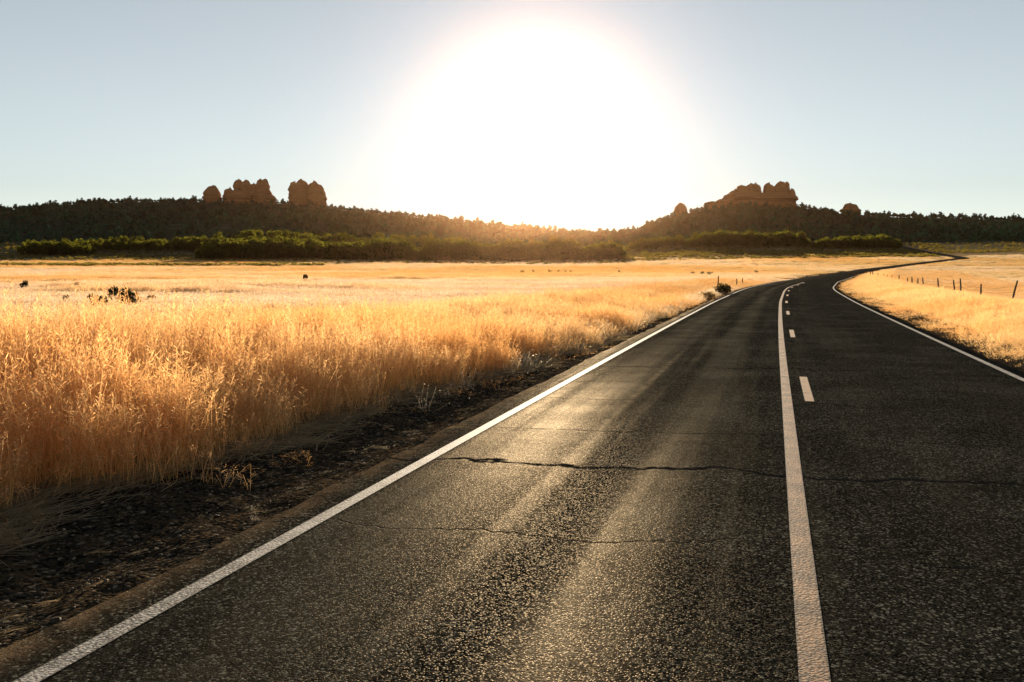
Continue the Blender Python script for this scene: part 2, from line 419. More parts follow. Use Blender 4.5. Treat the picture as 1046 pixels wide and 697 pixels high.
def shoulder_mat():
    m, nt, out = new_mat('shoulder_gravel')
    uv = N(nt, 'ShaderNodeUVMap'); uv.uv_map = 'UVMap'
    vec = uv.outputs[0]
    sp = N(nt, 'ShaderNodeSeparateXYZ'); nt.links.new(vec, sp.inputs[0])
    agg = N(nt, 'ShaderNodeTexVoronoi'); agg.inputs['Scale'].default_value = 34; nt.links.new(vec, agg.inputs['Vector'])
    sc = N(nt, 'ShaderNodeSeparateColor'); nt.links.new(agg.outputs['Color'], sc.inputs[0])
    n1 = noise(nt, vec, 2.2, 5, 0.6); n2 = noise(nt, vec, 0.8, 4, 0.6); n3 = noise(nt, vec, 22, 4, 0.6)
    c = mix_c(nt, ramp(nt, sc.outputs[0], 0.3, 1.0, False), (0.008, 0.008, 0.007), (0.038, 0.034, 0.028))
    c = mix_c(nt, math_n(nt, 'MULTIPLY', ramp(nt, sc.outputs[1], 0.88, 0.98), 0.8), c, (0.20, 0.17, 0.13))
    dirt = math_n(nt, 'MULTIPLY', ramp(nt, math_n(nt, 'ADD', math_n(nt, 'MULTIPLY', n1, 0.6), math_n(nt, 'MULTIPLY', sc.outputs[2], 0.3)), 0.40, 0.62), 0.65)
    c = mix_c(nt, dirt, c, mix_c(nt, n3, (0.035, 0.024, 0.014), (0.15, 0.10, 0.052)))
    p = N(nt, 'ShaderNodeBsdfPrincipled'); p.inputs['Roughness'].default_value = 0.9
    p.inputs['Specular IOR Level'].default_value = 0.0
    nt.links.new(c, p.inputs['Base Color'])
    bp = N(nt, 'ShaderNodeBump'); bp.inputs['Strength'].default_value = 1.0; bp.inputs['Distance'].default_value = 0.02
    nt.links.new(math_n(nt, 'SUBTRACT', n3, agg.outputs['Distance']), bp.inputs['Height']); nt.links.new(bp.outputs[0], p.inputs['Normal'])
    nt.links.new(p.outputs[0], out.inputs[0])
    return m

# ------------------------------------------------------------------ scatter (stuff): variants and points inside one object
def scatter(name, variants, P, var, rotz, scl, pcol, mat, label, cat, tilt=None):
    """variants: list of Geo; P (n,3); var (n,) index; rotz (n,); scl (n,3); pcol (n,3)"""
    Vs, Qs, Cs, vid = [], [], [], []
    n = 0
    for k, g in enumerate(variants):
        V, Q, C = g.arrays()
        Vs.append(V); Cs.append(C); Qs.append(np.where(Q >= 0, Q + n, -1)); vid.append(np.full(len(V), k)); n += len(V)
    Vs.append(P); Cs.append(np.ones((len(P), 3))); vid.append(np.full(len(P), -1))
    me = mesh_from(name, np.concatenate(Vs), np.concatenate(Qs), np.concatenate(Cs))
    tot = len(me.vertices)
    def attr(nm, typ, key, arr, width):
        full = np.zeros((tot, width), np.float32); full[n:] = np.asarray(arr, np.float32).reshape(len(P), width)
        at = me.attributes.new(nm, typ, 'POINT'); at.data.foreach_set(key, full.ravel())
    at = me.attributes.new('vid', 'INT', 'POINT'); at.data.foreach_set('value', np.concatenate(vid).astype(np.int32))
    fv = np.zeros(tot, np.int32); fv[n:] = var
    at = me.attributes.new('pvar', 'INT', 'POINT'); at.data.foreach_set('value', fv)
    rot = np.zeros((len(P), 3)); rot[:, 2] = rotz
    if tilt is not None: rot[:, :2] = tilt
    attr('prot', 'FLOAT_VECTOR', 'vector', rot, 3)
    attr('pscl', 'FLOAT_VECTOR', 'vector', scl, 3)
    attr('pcol', 'FLOAT_COLOR', 'color', np.concatenate([pcol, np.ones((len(P), 1))], 1), 4)
    o = link(name, me, mat)
    ng = bpy.data.node_groups.new(name + '_scatter', 'GeometryNodeTree')
    ng.interface.new_socket('Geometry', in_out='INPUT', socket_type='NodeSocketGeometry')
    ng.interface.new_socket('Geometry', in_out='OUTPUT', socket_type='NodeSocketGeometry')
    gi = ng.nodes.new('NodeGroupInput'); go = ng.nodes.new('NodeGroupOutput')
    def named(nm, dt):
        a = ng.nodes.new('GeometryNodeInputNamedAttribute'); a.data_type = dt; a.inputs[0].default_value = nm
        return [s for s in a.outputs if s.enabled and s.name == 'Attribute'][0]
    vidn = named('vid', 'INT')
    def sep(k):
        c = ng.nodes.new('FunctionNodeCompare'); c.data_type = 'INT'; c.operation = 'EQUAL'
        ins = [s for s in c.inputs if s.enabled]
        ng.links.new(vidn, ins[0]); ins[1].default_value = k
        s = ng.nodes.new('GeometryNodeSeparateGeometry'); s.domain = 'POINT'
        ng.links.new(gi.outputs[0], s.inputs[0]); ng.links.new(c.outputs[0], s.inputs[1])
        return s.outputs[0]
    join = ng.nodes.new('GeometryNodeJoinGeometry')
    for k in range(len(variants)):
        g2i = ng.nodes.new('GeometryNodeGeometryToInstance')
        ng.links.new(sep(k), g2i.inputs[0]); ng.links.new(g2i.outputs[0], join.inputs[0])
    iop = ng.nodes.new('GeometryNodeInstanceOnPoints')
    ng.links.new(sep(-1), iop.inputs['Points']); ng.links.new(join.outputs[0], iop.inputs['Instance'])
    iop.inputs['Pick Instance'].default_value = True
    ng.links.new(named('pvar', 'INT'), iop.inputs['Instance Index'])
    ng.links.new(named('prot', 'FLOAT_VECTOR'), iop.inputs['Rotation'])
    ng.links.new(named('pscl', 'FLOAT_VECTOR'), iop.inputs['Scale'])
    ng.links.new(iop.outputs[0], go.inputs[0])
    md = o.modifiers.new('scatter', 'NODES'); md.node_group = ng
    tag(o, label, cat, kind='stuff')
    return o

# ================================================================== GROUND
def build_ground():
    fr = np.concatenate([np.radians(np.arange(-36, 36.01, 0.16)), np.radians(np.arange(39, 322, 5.0))])
    rr = [0.0]
    r = 1.2
    while r < 2550: rr.append(r); r *= 1.022
    rr = np.array(rr + [2550.0])
    Rg, A = np.meshgrid(rr[1:], fr, indexing='ij')
    X = Rg * np.sin(A); Y = Rg * np.cos(A)
    Z = ground_z(X, Y)
    V = np.stack([X, Y, Z], -1).reshape(-1, 3)
    Q = grid_faces(len(rr) - 1, len(fr), True)[:, ::-1]
    V = np.concatenate([V, [[0, 0, float(ground_z(0.0, 0.0))]]])
    m = len(fr); c = len(V) - 1
    cap = np.array([[j, (j + 1) % m, c, -1] for j in range(m)])[:, [1, 0, 2, 3]]
    Q = np.concatenate([Q, cap])
    x, y = V[:, 0], V[:, 1]
    straw = np.array([0.40, 0.29, 0.15]); scrub = np.array([0.022, 0.040, 0.030]); pale = np.array([0.42, 0.33, 0.2])
    f = sstep(600, 720, y + 60 * (fbm(x / 60, y / 60, 21) - 0.5) - 45 * sstep(100, 300, x) )
    C = straw + (scrub - straw) * f[:, None]
    mid = np.array([0.24, 0.19, 0.105])
    fl = sstep(830, 760, y + 30 * (fbm(x / 25, y / 25, 33) - 0.5)) * f * np.where(x > 60, 1.0, 0.35)
    C = C + (mid - C) * fl[:, None]
    pt = sstep(0.66, 0.74, fbm(x / 16, y / 30, 31)) * sstep(650, 750, y) * 0.08
    C = C + (pale - C) * pt[:, None]
    me = mesh_from('ground', V, Q, C, smooth=True)
    o = link('ground', me, ground_mat())
    tag(o, 'dry straw coloured plain rising into scrub covered hills', 'ground', kind='structure')
build_ground()

# ================================================================== ROAD
def road_rows():
    ys = [-60.0]
    while ys[-1] < 790:
        y = ys[-1]; ys.append(y + max(0.25, 0.02 * abs(y)) if y > -2 else y + 2.0)
    return np.array(ys)
def road_z(y):
    return terrain(road_x(y), y)
def strip(y, lat0, lat1, n, dz=0.0):
    """a ribbon along the road between two lateral offsets, (V, Q, UV)"""
    t = np.linspace(0, 1, n)
    L0 = np.broadcast_to(lat0, y.shape); L1 = np.broadcast_to(lat1, y.shape)
    lat = L0[:, None] + (L1 - L0)[:, None] * t[None]
    yy = np.repeat(y[:, None], n, 1)
    X, Y = road_pt(yy, lat)
    Z = np.repeat(road_z(y)[:, None], n, 1) - 0.012 * np.abs(lat) + dz
    UV = np.stack([lat, np.interp(yy, _yy, _ss)], -1).reshape(-1, 2)
    return np.stack([X, Y, Z], -1).reshape(-1, 3), grid_faces(len(y), n), UV
LEFT, RIGHT = -3.33, 3.72
def build_road():
    y = road_rows()
    root = empty('road', (0, 0, 0)); tag(root, 'worn dark asphalt two lane road curving right across the plain', 'road', kind='structure')
    V, Q, UV = strip(y, -3.72 + 0.14 * (fbm(y * 1.4, y * 0, 41) - 0.5), 3.98 + 0.12 * (fbm(y * 1.4, y * 0, 43) - 0.5), 17)
    # a lip down into the soil on both sides
    n = 17; Vg = V.reshape(len(y), n, 3); Ug = UV.reshape(len(y), n, 2)
    lipL = Vg[:, :1].copy(); lipL[..., 2] -= 0.12; lipR = Vg[:, -1:].copy(); lipR[..., 2] -= 0.12
    Vg = np.concatenate([lipL, Vg, lipR], 1); Ug = np.concatenate([Ug[:, :1] - [0.1, 0], Ug, Ug[:, -1:] + [0.1, 0]], 1)
    me = mesh_from('asphalt', Vg.reshape(-1, 3), grid_faces(len(y), n + 2)[:, ::1], uv=Ug.reshape(-1, 2))
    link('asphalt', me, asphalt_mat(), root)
    white = paint_mat('white_road_paint', (0.55, 0.52, 0.47), 0.165, LEFT, 0.06)
    white_b = paint_mat('white_road_paint', (0.55, 0.52, 0.47), 0.15, RIGHT, 0.06)
    yellow = paint_mat('faded_yellow_paint', (0.50, 0.305, 0.175), 0.165, 0.0, 0.066)
    yellow_b = paint_mat('faded_yellow_paint', (0.50, 0.305, 0.175), 0.09, 0.29, 0.062)
    for nm, c, w, mt, ym in (('edge_line', LEFT, 0.12, white, 150), ('edge_line', RIGHT, 0.12, white_b, 190), ('centre_line', 0.0, 0.132, yellow, 118)):
        V, Q, UV = strip(y[y < ym], c - w / 2, c + w / 2, 3, 0.004)
        o = link(nm, mesh_from(nm, V, Q, uv=UV), mt, root)
    # broken line right of the solid one
    per, ln = 12.5, 3.05
    first = float(np.interp(13.15, _yy, _ss))
    for k in range(-3, 9):
        s0 = first + per * k; s1 = s0 + ln
        y0 = float(np.interp(s0, _ss, _yy)); y1 = float(np.interp(s1, _ss, _yy))
        V, Q, UV = strip(np.linspace(y0, y1, 9), 0.228, 0.352, 3, 0.004)
        link('lane_dash', mesh_from('lane_dash', V, Q, uv=UV), yellow_b, root)
build_road()

SH_Y = None
def shoulder_profile(lat_out, x, y):
    """height of the gravel relative to the road for a distance outside the asphalt"""
    t = lat_out
    z = -0.045 - 0.055 * sstep(0.05, 0.9, t) + 0.03 * sstep(1.1, 2.2, t) - 0.10 * sstep(2.6, 3.6, t)
    z = z + 0.105 * (fbm(x / 0.55, y / 0.9, 51, 4) - 0.5) * sstep(0.0, 0.3, t) + 0.036 * (fbm(x / 0.12, y / 0.12, 57, 3) - 0.5)
    # a scoured rut beside the asphalt
    z = z - 0.05 * np.exp(-((t - 0.75) / 0.28) ** 2) * sstep(0.35, 0.6, fbm(y / 2.5, y * 0, 61))
    return z
def build_shoulders():
    ys = [-20.0]
    while ys[-1] < 320:
        y = ys[-1]; ys.append(y + (max(0.045, 0.009 * abs(y)) if y > 2 else 0.5))
    y = np.array(ys)
    mt = shoulder_mat()
    root = empty('road_shoulder', (0, 0, 0)); tag(root, 'dark gravel shoulder with dirt and ruts beside the asphalt', 'shoulder', kind='structure')
    for sgn, edge, wid, n in ((-1, 3.66, 3.6, 70), (1, 3.92, 2.2, 24)):
        t = np.linspace(0, 1, n) ** 1.15 * wid
        lat = sgn * (edge + t)[None, :] + 0 * y[:, None]
        yy = np.repeat(y[:, None], n, 1)
        X, Y = road_pt(yy, lat)
        tt = np.repeat(t[None] * (1 if sgn < 0 else 1.6), len(y), 0)
        Z = np.repeat(road_z(y)[:, None], n, 1) - 0.012 * edge + shoulder_profile(tt, X, Y)
        UV = np.stack([lat, np.interp(yy, _yy, _ss)], -1).reshape(-1, 2)
        Q = grid_faces(len(y), n)
        if sgn < 0: Q = Q[:, ::-1]
        link('gravel_strip', mesh_from('gravel_strip', np.stack([X, Y, Z], -1).reshape(-1, 3), Q, uv=UV, smooth=True), mt, root)
build_shoulders()

# ================================================================== GRASS
def grass_clump(seed, nst, rad, hgt, wid, heads=True, leafy=0.6, lean=0.12, green=0.75):
    r = np.random.default_rng(seed); g = Geo()
    gold = np.array([0.74, 0.50, 0.265]); strawc = np.array([0.78, 0.60, 0.38]); grn = np.array([0.58, 0.60, 0.20])
    for i in range(nst):
        a = r.uniform(0, 2 * math.pi); q = rad * math.sqrt(r.uniform())
        p0 = np.array([q * math.cos(a), q * math.sin(a), 0.0])
        h = hgt * r.uniform(0.62, 1.12)
        da = r.uniform(0, 2 * math.pi); ld = lean * h * r.uniform(0.3, 2.0)
        dirv = np.array([math.cos(da), math.sin(da), 0])
        sa = r.uniform(0, math.pi); side = np.array([math.cos(sa), math.sin(sa), 0])
        col = gold + (strawc - gold) * r.uniform(); col = col * r.uniform(0.8, 1.15)
        ts = np.array([0, 0.35, 0.7, 1.0])
        pts = p0 + np.outer(ts, [0, 0, h]) + np.outer(ts ** 2.2, dirv * ld)
        cb = grn * (1 - 0.4 * r.uniform()) + col * 0.2
        k = np.clip((0.8 - ts) / 0.8, 0, 1)[:, None] * green * r.uniform(0.3, 1.5)
        k = np.clip(k, 0, 1)
        cols = col * (1 - k) + cb * k
        g.ribbon(pts, wid * np.array([1, 0.9, 0.7, 0.5]), side, cols)
        if r.uniform() < leafy:
            zb = r.uniform(0.05, 0.45) * h; L = r.uniform(0.25, 0.5) * h
            la = r.uniform(0, 2 * math.pi); ld2 = np.array([math.cos(la), math.sin(la), 0])
            tt = np.array([0, 0.4, 0.75, 1.0])
            lp = p0 + np.array([0, 0, zb]) + np.outer(tt * L * 0.55, ld2) + np.outer(L * (0.9 * tt - 0.75 * tt ** 2.4), [0, 0, 1])
            g.ribbon(lp, wid * np.array([1.2, 1.1, 0.7, 0.2]), np.cross(ld2, [0, 0, 1]), (cb * 0.5 + col * 0.5))
        if heads and r.uniform() < 0.85:
            # feathery seed head: small pointed spikelets along the top of the stem
            tip = pts[-1]; tang = pts[-1] - pts[-2]; tang /= np.linalg.norm(tang)
            HL = 0.20 * h * r.uniform(0.7, 1.3)
            nk = 9
            for s in range(nk):
                f = s / (nk - 1)
                base = tip - tang * HL * (1 - f) * 0.9
                b = r.normal(size=3); b[2] = abs(b[2]) * 0.4 + 0.6; b /= np.linalg.norm(b)
                o = np.cross(b, r.normal(size=3)); o /= np.linalg.norm(o)
                l = HL * 0.34 * (1.1 - 0.6 * f); w = wid * 1.55
                V = np.array([base, base + b * l * 0.5 + o * w / 2, base + b * l, base + b * l * 0.5 - o * w / 2])
                g.add(V, [[0, 1, 2, 3]], col * r.uniform(0.95, 1.3))
    return g

def wedge(n, r0, r1, a0, a1, power, rng):
    """random points by azimuth and range; density per area ~ r**-power"""
    u = rng.uniform(size=n); e = 2 - power
    r = (r0 ** e + u * (r1 ** e - r0 ** e)) ** (1 / e) if abs(e) > 1e-6 else r0 * (r1 / r0) ** u
    a = np.radians(rng.uniform(a0, a1, n))
    return r * np.sin(a), r * np.cos(a)

def grass_edge(y):
    """lateral position of the ragged edge of the tall stand, left of the road"""
    e = np.interp(y, [0, 7, 14, 20, 26, 40, 80, 200], [5.9, 5.85, 5.5, 5.0, 4.7, 4.25, 4.1, 4.1])
    return -(e + 0.95 * (fbm(y / 1.3, y * 0, 71) - 0.5))
def far_tone(x, y):
    """bands of paler and redder grass in the plain"""
    b = fbm(x / 75, y / (14 + 0.10 * y), 81, 4)
    p = sstep(0.36, 0.66, b); q = sstep(0.52, 0.34, b)
    return np.stack([0.94 + 0.06 * p - 0.06 * q, 0.94 + 0.15 * p - 0.14 * q, 0.88 + 0.55 * p - 0.22 * q], -1)

BUSH_SPOTS = []
def clear_of_bushes(x, y):
    ok = np.ones(len(x), bool)
    for bx, by, bw in BUSH_SPOTS:
        ok &= ~((np.abs(x - bx) < 0.62 * bw + 0.25) & (y > by - 4.5) & (y < by + 0.6))
    return ok
def build_grass():
    rng = np.random.default_rng(5)
    NV = 10
    near = [grass_clump(100 + k, 36, 0.24, 1.0, 0.0042) for k in range(NV)]
    far = [grass_clump(300 + k, 46, 0.75, 1.0, 0.016, True, 0.5) for k in range(8)]
    # ---- tall stand, left of the road
    xs, ys = [], []
    x, y = wedge(10500, 4.5, 34, -42, 22, 0.35, rng); xs.append(x); ys.append(y)
    x, y = wedge(15000, 30, 125, -34, 24, 1.0, rng); xs.append(x); ys.append(y)
    x = np.concatenate(xs); y = np.concatenate(ys)
    lat = road_lat(x, y); e = grass_edge(y)
    ins = e - lat
    keep = (ins > 0) | ((ins > -0.8) & (rng.uniform(size=len(x)) < 0.16))
    x, y, ins = x[keep], y[keep], ins[keep]
    n = len(x)
    h = 1.12 * (0.70 + 0.30 * sstep(0, 1.0, ins) - 0.42 * sstep(0.05, -0.35, ins)) * (1 - 0.34 * sstep(13, 30, y) * sstep(7, 2, ins)) * (1 - 0.62 * sstep(2.5, 9, ins)) * (1 - 0.35 * sstep(9, 18, ins)) * (0.8 + 0.4 * fbm(x / 3.0, y / 3.0, 91)) * (1 - 0.35 * sstep(30, 70, y)) * np.where((rng.uniform(size=n) < 0.07) & (ins < 6), 1.28, rng.uniform(0.72, 1.1, n))
    h *= 1 - 0.55 * np.exp(-((x + 12.5) ** 2 + (y - 29) ** 2) / 9.0 ** 2)
    # the field is lower and thinner far out to the left
    thin = fbm(x / 14, y / 9, 95)
    h *= 1 - 0.25 * sstep(0.5, 0.7, thin) * sstep(8, 20, ins)
    sc = np.stack([np.ones(n) * rng.uniform(0.9, 1.25, n)] * 2 + [h], -1)
    rng_r = np.hypot(x, y)
    sc[:, :2] *= (1 + 1.6 * sstep(15, 100, rng_r))[:, None]
    tone = 0.80 + 0.3 * fbm(x / 4, y / 4, 97)
    red = sstep(0.4, 0.65, fbm(x / 7, y / 5, 99))
    pc = np.stack([tone * 1.04, tone * (0.93 - 0.12 * red), tone * (0.78 - 0.22 * red)], -1)
    k = sstep(4, 13, ins)[:, None]; pc = pc + (far_tone(x, y) - pc) * k
    ok = clear_of_bushes(x, y); 
    x, y, ins, h, sc, pc, n = x[ok], y[ok], ins[ok], h[ok], sc[ok], pc[ok], int(ok.sum())
    P = np.stack([x, y, ground_z(x, y) - 0.02], -1)
    scatter('tall_grass', near, P, rng.integers(0, NV, n), rng.uniform(0, 6.28, n), sc, pc, M_GRASS,
            'tall golden backlit grass with feathery seed heads left of road', 'tall grass', tilt=rng.normal(0, 0.09, (n, 2)))
    # ---- the plain
    xs, ys = [], []
    x, y = wedge(34000, 25, 160, -34, 36, 1.0, rng); xs.append(x); ys.append(y)
    x, y = wedge(42000, 150, 660, -33, 33, 1.0, rng); xs.append(x); ys.append(y)
    x = np.concatenate(xs); y = np.concatenate(ys)
    lat = road_lat(x, y)
    keep = ((lat < -np.where(y > 75, 4.4, 14)) | (lat > np.where(y > 200, 4.6, 14))) & (y < 640 + 60 * (fbm(x / 60, y / 60, 21) - 0.5) - 45 * sstep(100, 300, x) + 20)
    keep &= ~((lat < 0) & (np.hypot(x, y) < 60) & (lat > -18))
    keep &= (rng.uniform(size=len(x)) < 0.35 + 1.1 * fbm(x / 30, y / 18, 111))
    keep &= clear_of_bushes(x, y)
    x, y = x[keep], y[keep]; n = len(x)
    d = np.hypot(x, y)
    hp = sstep(0.48, 0.66, fbm(x / 13, y / 10, 103, 4)) * sstep(24, 50, y)
    h = (0.16 + 0.30 * hp * sstep(16, 40, -road_lat(x, y)) + 0.25 * fbm(x / 25, y / 12, 101) * np.where(road_lat(x, y) > 0, 0.5, 1.0)) * rng.uniform(0.8, 1.2, n) * (1 + 0.5 * sstep(200, 600, d))
    w = 0.9 * (1 + 1.8 * sstep(60, 500, d))
    P = np.stack([x, y, ground_z(x, y) - 0.03], -1)
    scatter('field_grass', far, P, rng.integers(0, 8, n), rng.uniform(0, 6.28, n), np.stack([w, w, h], -1), far_tone(x, y) * rng.uniform(0.86, 1.1, (n, 1)) * np.stack([1 - 0.02 * hp, 1 - 0.13 * hp, 1 - 0.30 * hp], -1), M_GRASS,
            'short pale dry grass covering the open plain on both sides', 'field grass', tilt=rng.normal(0, 0.04, (n, 2)))
    # ---- verge on the right
    x, y = wedge(46000, 12, 330, 8, 36, 1.15, rng)
    lat = road_lat(x, y)
    edge = 4.18 + 0.45 * fbm(y / 1.2, y * 0, 121) + 0.25 * sstep(40, 12, y)
    keep = (lat > edge) & (lat < 26)
    x, y, lat = x[keep], y[keep], lat[keep]; n = len(x)
    d = np.hypot(x, y); ins = lat - 4.4
    h = (0.24 + 0.30 * sstep(0, 2.5, ins) - 0.32 * sstep(3, 8, ins)) * (0.75 + 0.5 * fbm(x / 2.5, y / 2.5, 123)) * rng.uniform(0.8, 1.2, n)
    w = (1 + 1.8 * sstep(25, 150, d))
    red = sstep(0.45, 0.7, fbm(x / 6, y / 6, 125))
    pc = np.stack([1.1 + 0 * red, 1.02 - 0.14 * red, 0.86 - 0.24 * red], -1) * rng.uniform(0.9, 1.1, (n, 1))
    P = np.stack([x, y, ground_z(x, y) - 0.02], -1)
    scatter('verge_grass', near, P, rng.integers(0, NV, n), rng.uniform(0, 6.28, n), np.stack([w, w, h], -1), pc, M_GRASS,
            'dry golden verge grass right of the road around the fence', 'verge grass', tilt=rng.normal(0, 0.12, (n, 2)))
    # ---- pale dry weeds along the left edge of the asphalt
    def weed(seed):
        r = np.random.default_rng(seed); g = Geo()
        for i in range(46):
            a = r.uniform(0, 6.28); el = r.uniform(0.25, 1.45); L = r.uniform(0.4, 1.0)
            d = np.array([math.cos(a) * math.cos(el), math.sin(a) * math.cos(el), math.sin(el)])
            p0 = np.array([r.normal(0, 0.06), r.normal(0, 0.06), 0])
            t = np.array([0, 0.5, 1.0])
            pts = p0 + np.outer(t * L, d) + np.outer(t ** 2 * -0.18 * L, [0, 0, 1])
            sd = np.cross(d, [0.2, 0.3, 1]); sd /= np.linalg.norm(sd)
            c = np.array([0.66, 0.58, 0.44]) * r.uniform(0.75, 1.15)
            g.ribbon(pts, [0.012, 0.009, 0.004], sd, c)
            g.cards(pts[1:] + r.normal(0, 0.03, (2, 3)), 0.06, r, c * 1.05, 0.1, (0.25, 0.5))
        return g
    ws = [weed(700 + k) for k in range(5)]
    yv = rng.uniform(11, 80, 2600)
    e = -grass_edge(yv)
    lt = -(4.15 + (e - 4.0) * rng.uniform(0.25, 1.0, 2600) ** 0.7 + rng.uniform(0, 1.3, 2600) * sstep(14, 22, yv))
    pr = sstep(12, 20, yv) * (0.35 + 0.9 * fbm(yv / 3, yv * 0, 131))
    k = rng.uniform(size=2600) < pr
    yv, lt = yv[k], lt[k]
    x, y = road_pt(yv, lt); n = len(x)
    s = rng.uniform(0.4, 0.85, n)
    P = np.stack([x, y, ground_z(x, y) + 0.02], -1)
    scatter('dry_weeds', ws, P, rng.integers(0, 5, n), rng.uniform(0, 6.28, n), np.stack([s, s, s * rng.uniform(0.6, 1.0, n)], -1), np.ones((n, 3)), M_GRASS,
            'pale bushy dry weeds between the tall grass and the asphalt', 'weeds')
    # ---- flattened straw along the foot of the stand
    def straw(seed):
        r = np.random.default_rng(seed); g = Geo()
        for i in range(16):
            L = r.uniform(0.25, 0.75); a = r.normal(0, 0.5)
            d = np.array([math.cos(a), math.sin(a), 0]); t = np.linspace(-0.5, 0.5, 4)
            pts = np.outer(t * L, d) + np.outer(0.03 * np.sin(t * 3 + r.uniform(0, 6)), [-d[1], d[0], 0]) + [r.normal(0, 0.12), r.normal(0, 0.12), r.uniform(0.01, 0.07)]
            pts[:, 2] += 0.04 * r.normal(size=4) * np.abs(t)
            c = np.array([0.52, 0.42, 0.26]) * r.uniform(0.6, 1.3)
            g.ribbon(pts, [0.004, 0.007, 0.006, 0.003], np.array([-d[1], d[0], 0.5]) * 0.9, c)
        return g
    sv = [straw(800 + k) for k in range(6)]
    yv = rng.uniform(4.0, 26, 950)
    lt = grass_edge(yv) + rng.normal(0.05, 0.2, 950)
    y2 = rng.uniform(4.0, 24, 260); l2 = -rng.uniform(3.9, 5.6, 260)
    yv = np.concatenate([yv, y2]); lt = np.concatenate([lt, l2])
    x, y = road_pt(yv, lt); n = len(x)
    small = np.where(np.arange(n) < 950, 1.0, 0.22)
    zz = np.maximum(road_z(yv) - 0.012 * 3.66 + shoulder_profile(-lt - 3.66, x, y), ground_z(x, y))
    P = np.stack([x, y, zz], -1)
    ang = math.atan2(1, 0.265) + rng.normal(0, 0.35, n)
    scatter('cut_straw', sv, P, rng.integers(0, 6, n), ang, np.stack([small, small, small], -1) * rng.uniform(0.7, 1.2, (n, 1)), np.ones((n, 3)), M_GRASS,
            'flattened cut straw lying along the foot of the tall grass', 'straw')
BUSH = [
    (100, 310.5, 24, 13, 'front left dark sage bush of the clump in the left plain'),
    (132, 310.5, 25, 13, 'front right dark sage bush of the clump in the left plain'),
    (117, 303.5, 17, 10, 'rear dark sage bush of the clump, left one of the touching pair'),
    (129, 303.5, 17, 10, 'rear dark sage bush of the clump, right one of the touching pair'),
    (112, 307, 6, 4, 'tiny round shrub in the middle of the sage bush clump'),
    (67, 308, 8, 6, 'small dark lone bush just left of the sage clump'),
    (27, 293, 11, 6, 'lone dark bush nearest the left edge of the plain'),
    (156, 306, 11, 4, 'low brown bush just right of the sage clump'),
    (312, 287, 7, 7, 'pointed dark little bush alone in the plain below the twin rocks'),
]
for _b in BUSH:
    _d = (CAMZ - 0.22) * F / (_b[1] - HY); BUSH_SPOTS.append((at_px(_b[0], _d), _d, _b[2] * _d / F))
build_grass()

def build_gravel():
    rng = np.random.default_rng(15)
    def stone(seed):
        r = np.random.default_rng(seed); g = Geo()
        n, m = 4, 7; V = []
        for i in range(n):
            ph = math.pi * (i + 0.5) / n
            for j in range(m):
                th = 2 * math.pi * j / m
                k = r.uniform(0.75, 1.2)
                V.append([k * math.sin(ph) * math.cos(th), 0.8 * k * math.sin(ph) * math.sin(th), 0.6 * k * math.cos(ph)])
        V += [[0, 0, 0.6], [0, 0, -0.6]]
        Q = list(map(list, grid_faces(n, m, True)))
        for j in range(m):
            Q.append([j, (j + 1) % m, n * m, -1]); Q.append([(n - 1) * m + (j + 1) % m, (n - 1) * m + j, n * m + 1, -1])
        g.add(V, Q, np.array([0.10, 0.09, 0.08]) * r.uniform(0.5, 1.7)); return g
    sv = [stone(900 + k) for k in range(8)]
    n = 8000
    yv = 3.2 + 30 * rng.uniform(size=n) ** 1.6
    lt = -(3.72 + 2.4 * rng.uniform(size=n) ** 0.9)
    x, y = road_pt(yv, lt)
    s = 0.005 * np.exp(rng.normal(0, 0.55, n)) * (1 + 0.03 * yv)
    z = road_z(yv) - 0.012 * 3.66 + shoulder_profile(-lt - 3.66, x, y) + s * 0.2
    m, nt, out = new_mat('loose_stone')
    a = N(nt, 'ShaderNodeAttribute', attribute_name='tint'); b = N(nt, 'ShaderNodeAttribute', attribute_name='pcol', attribute_type='INSTANCER')
    p = N(nt, 'ShaderNodeBsdfPrincipled'); p.inputs['Roughness'].default_value = 0.8; p.inputs['Specular IOR Level'].default_value = 0.1
    nt.links.new(mix_c(nt, 1.0, a.outputs['Color'], b.outputs['Color'], 'MULTIPLY'), p.inputs['Base Color']); nt.links.new(p.outputs[0], out.inputs[0])
    pc = np.exp(rng.normal(-0.5, 0.6, (n, 1))) * np.array([1.15, 1.0, 0.8])
    scatter('gravel', sv, np.stack([x, y, z], -1), rng.integers(0, 8, n), rng.uniform(0, 6.28, n), np.stack([s, s, s], -1), pc, m,
            'loose gravel stones scattered over the left road shoulder', 'gravel')
build_gravel()

# ================================================================== PLANTS
def lump_points(rng, n, lumps, shell=0.45):
    """points spread through a set of ellipsoid lumps (cx,cy,cz,rx,ry,rz)"""
    L = np.array(lumps, float); vol = L[:, 3] * L[:, 4] * L[:, 5]
    k = rng.choice(len(L), n, p=vol / vol.sum())
    d = rng.normal(size=(n, 3)); d /= np.linalg.norm(d, axis=1)[:, None]
    r = (shell + (1 - shell) * rng.uniform(size=n)) ** 0.6
    r = r * (0.85 + 0.3 * rng.uniform(size=n))
    return L[k, :3] + d * r[:, None] * L[k, 3:]

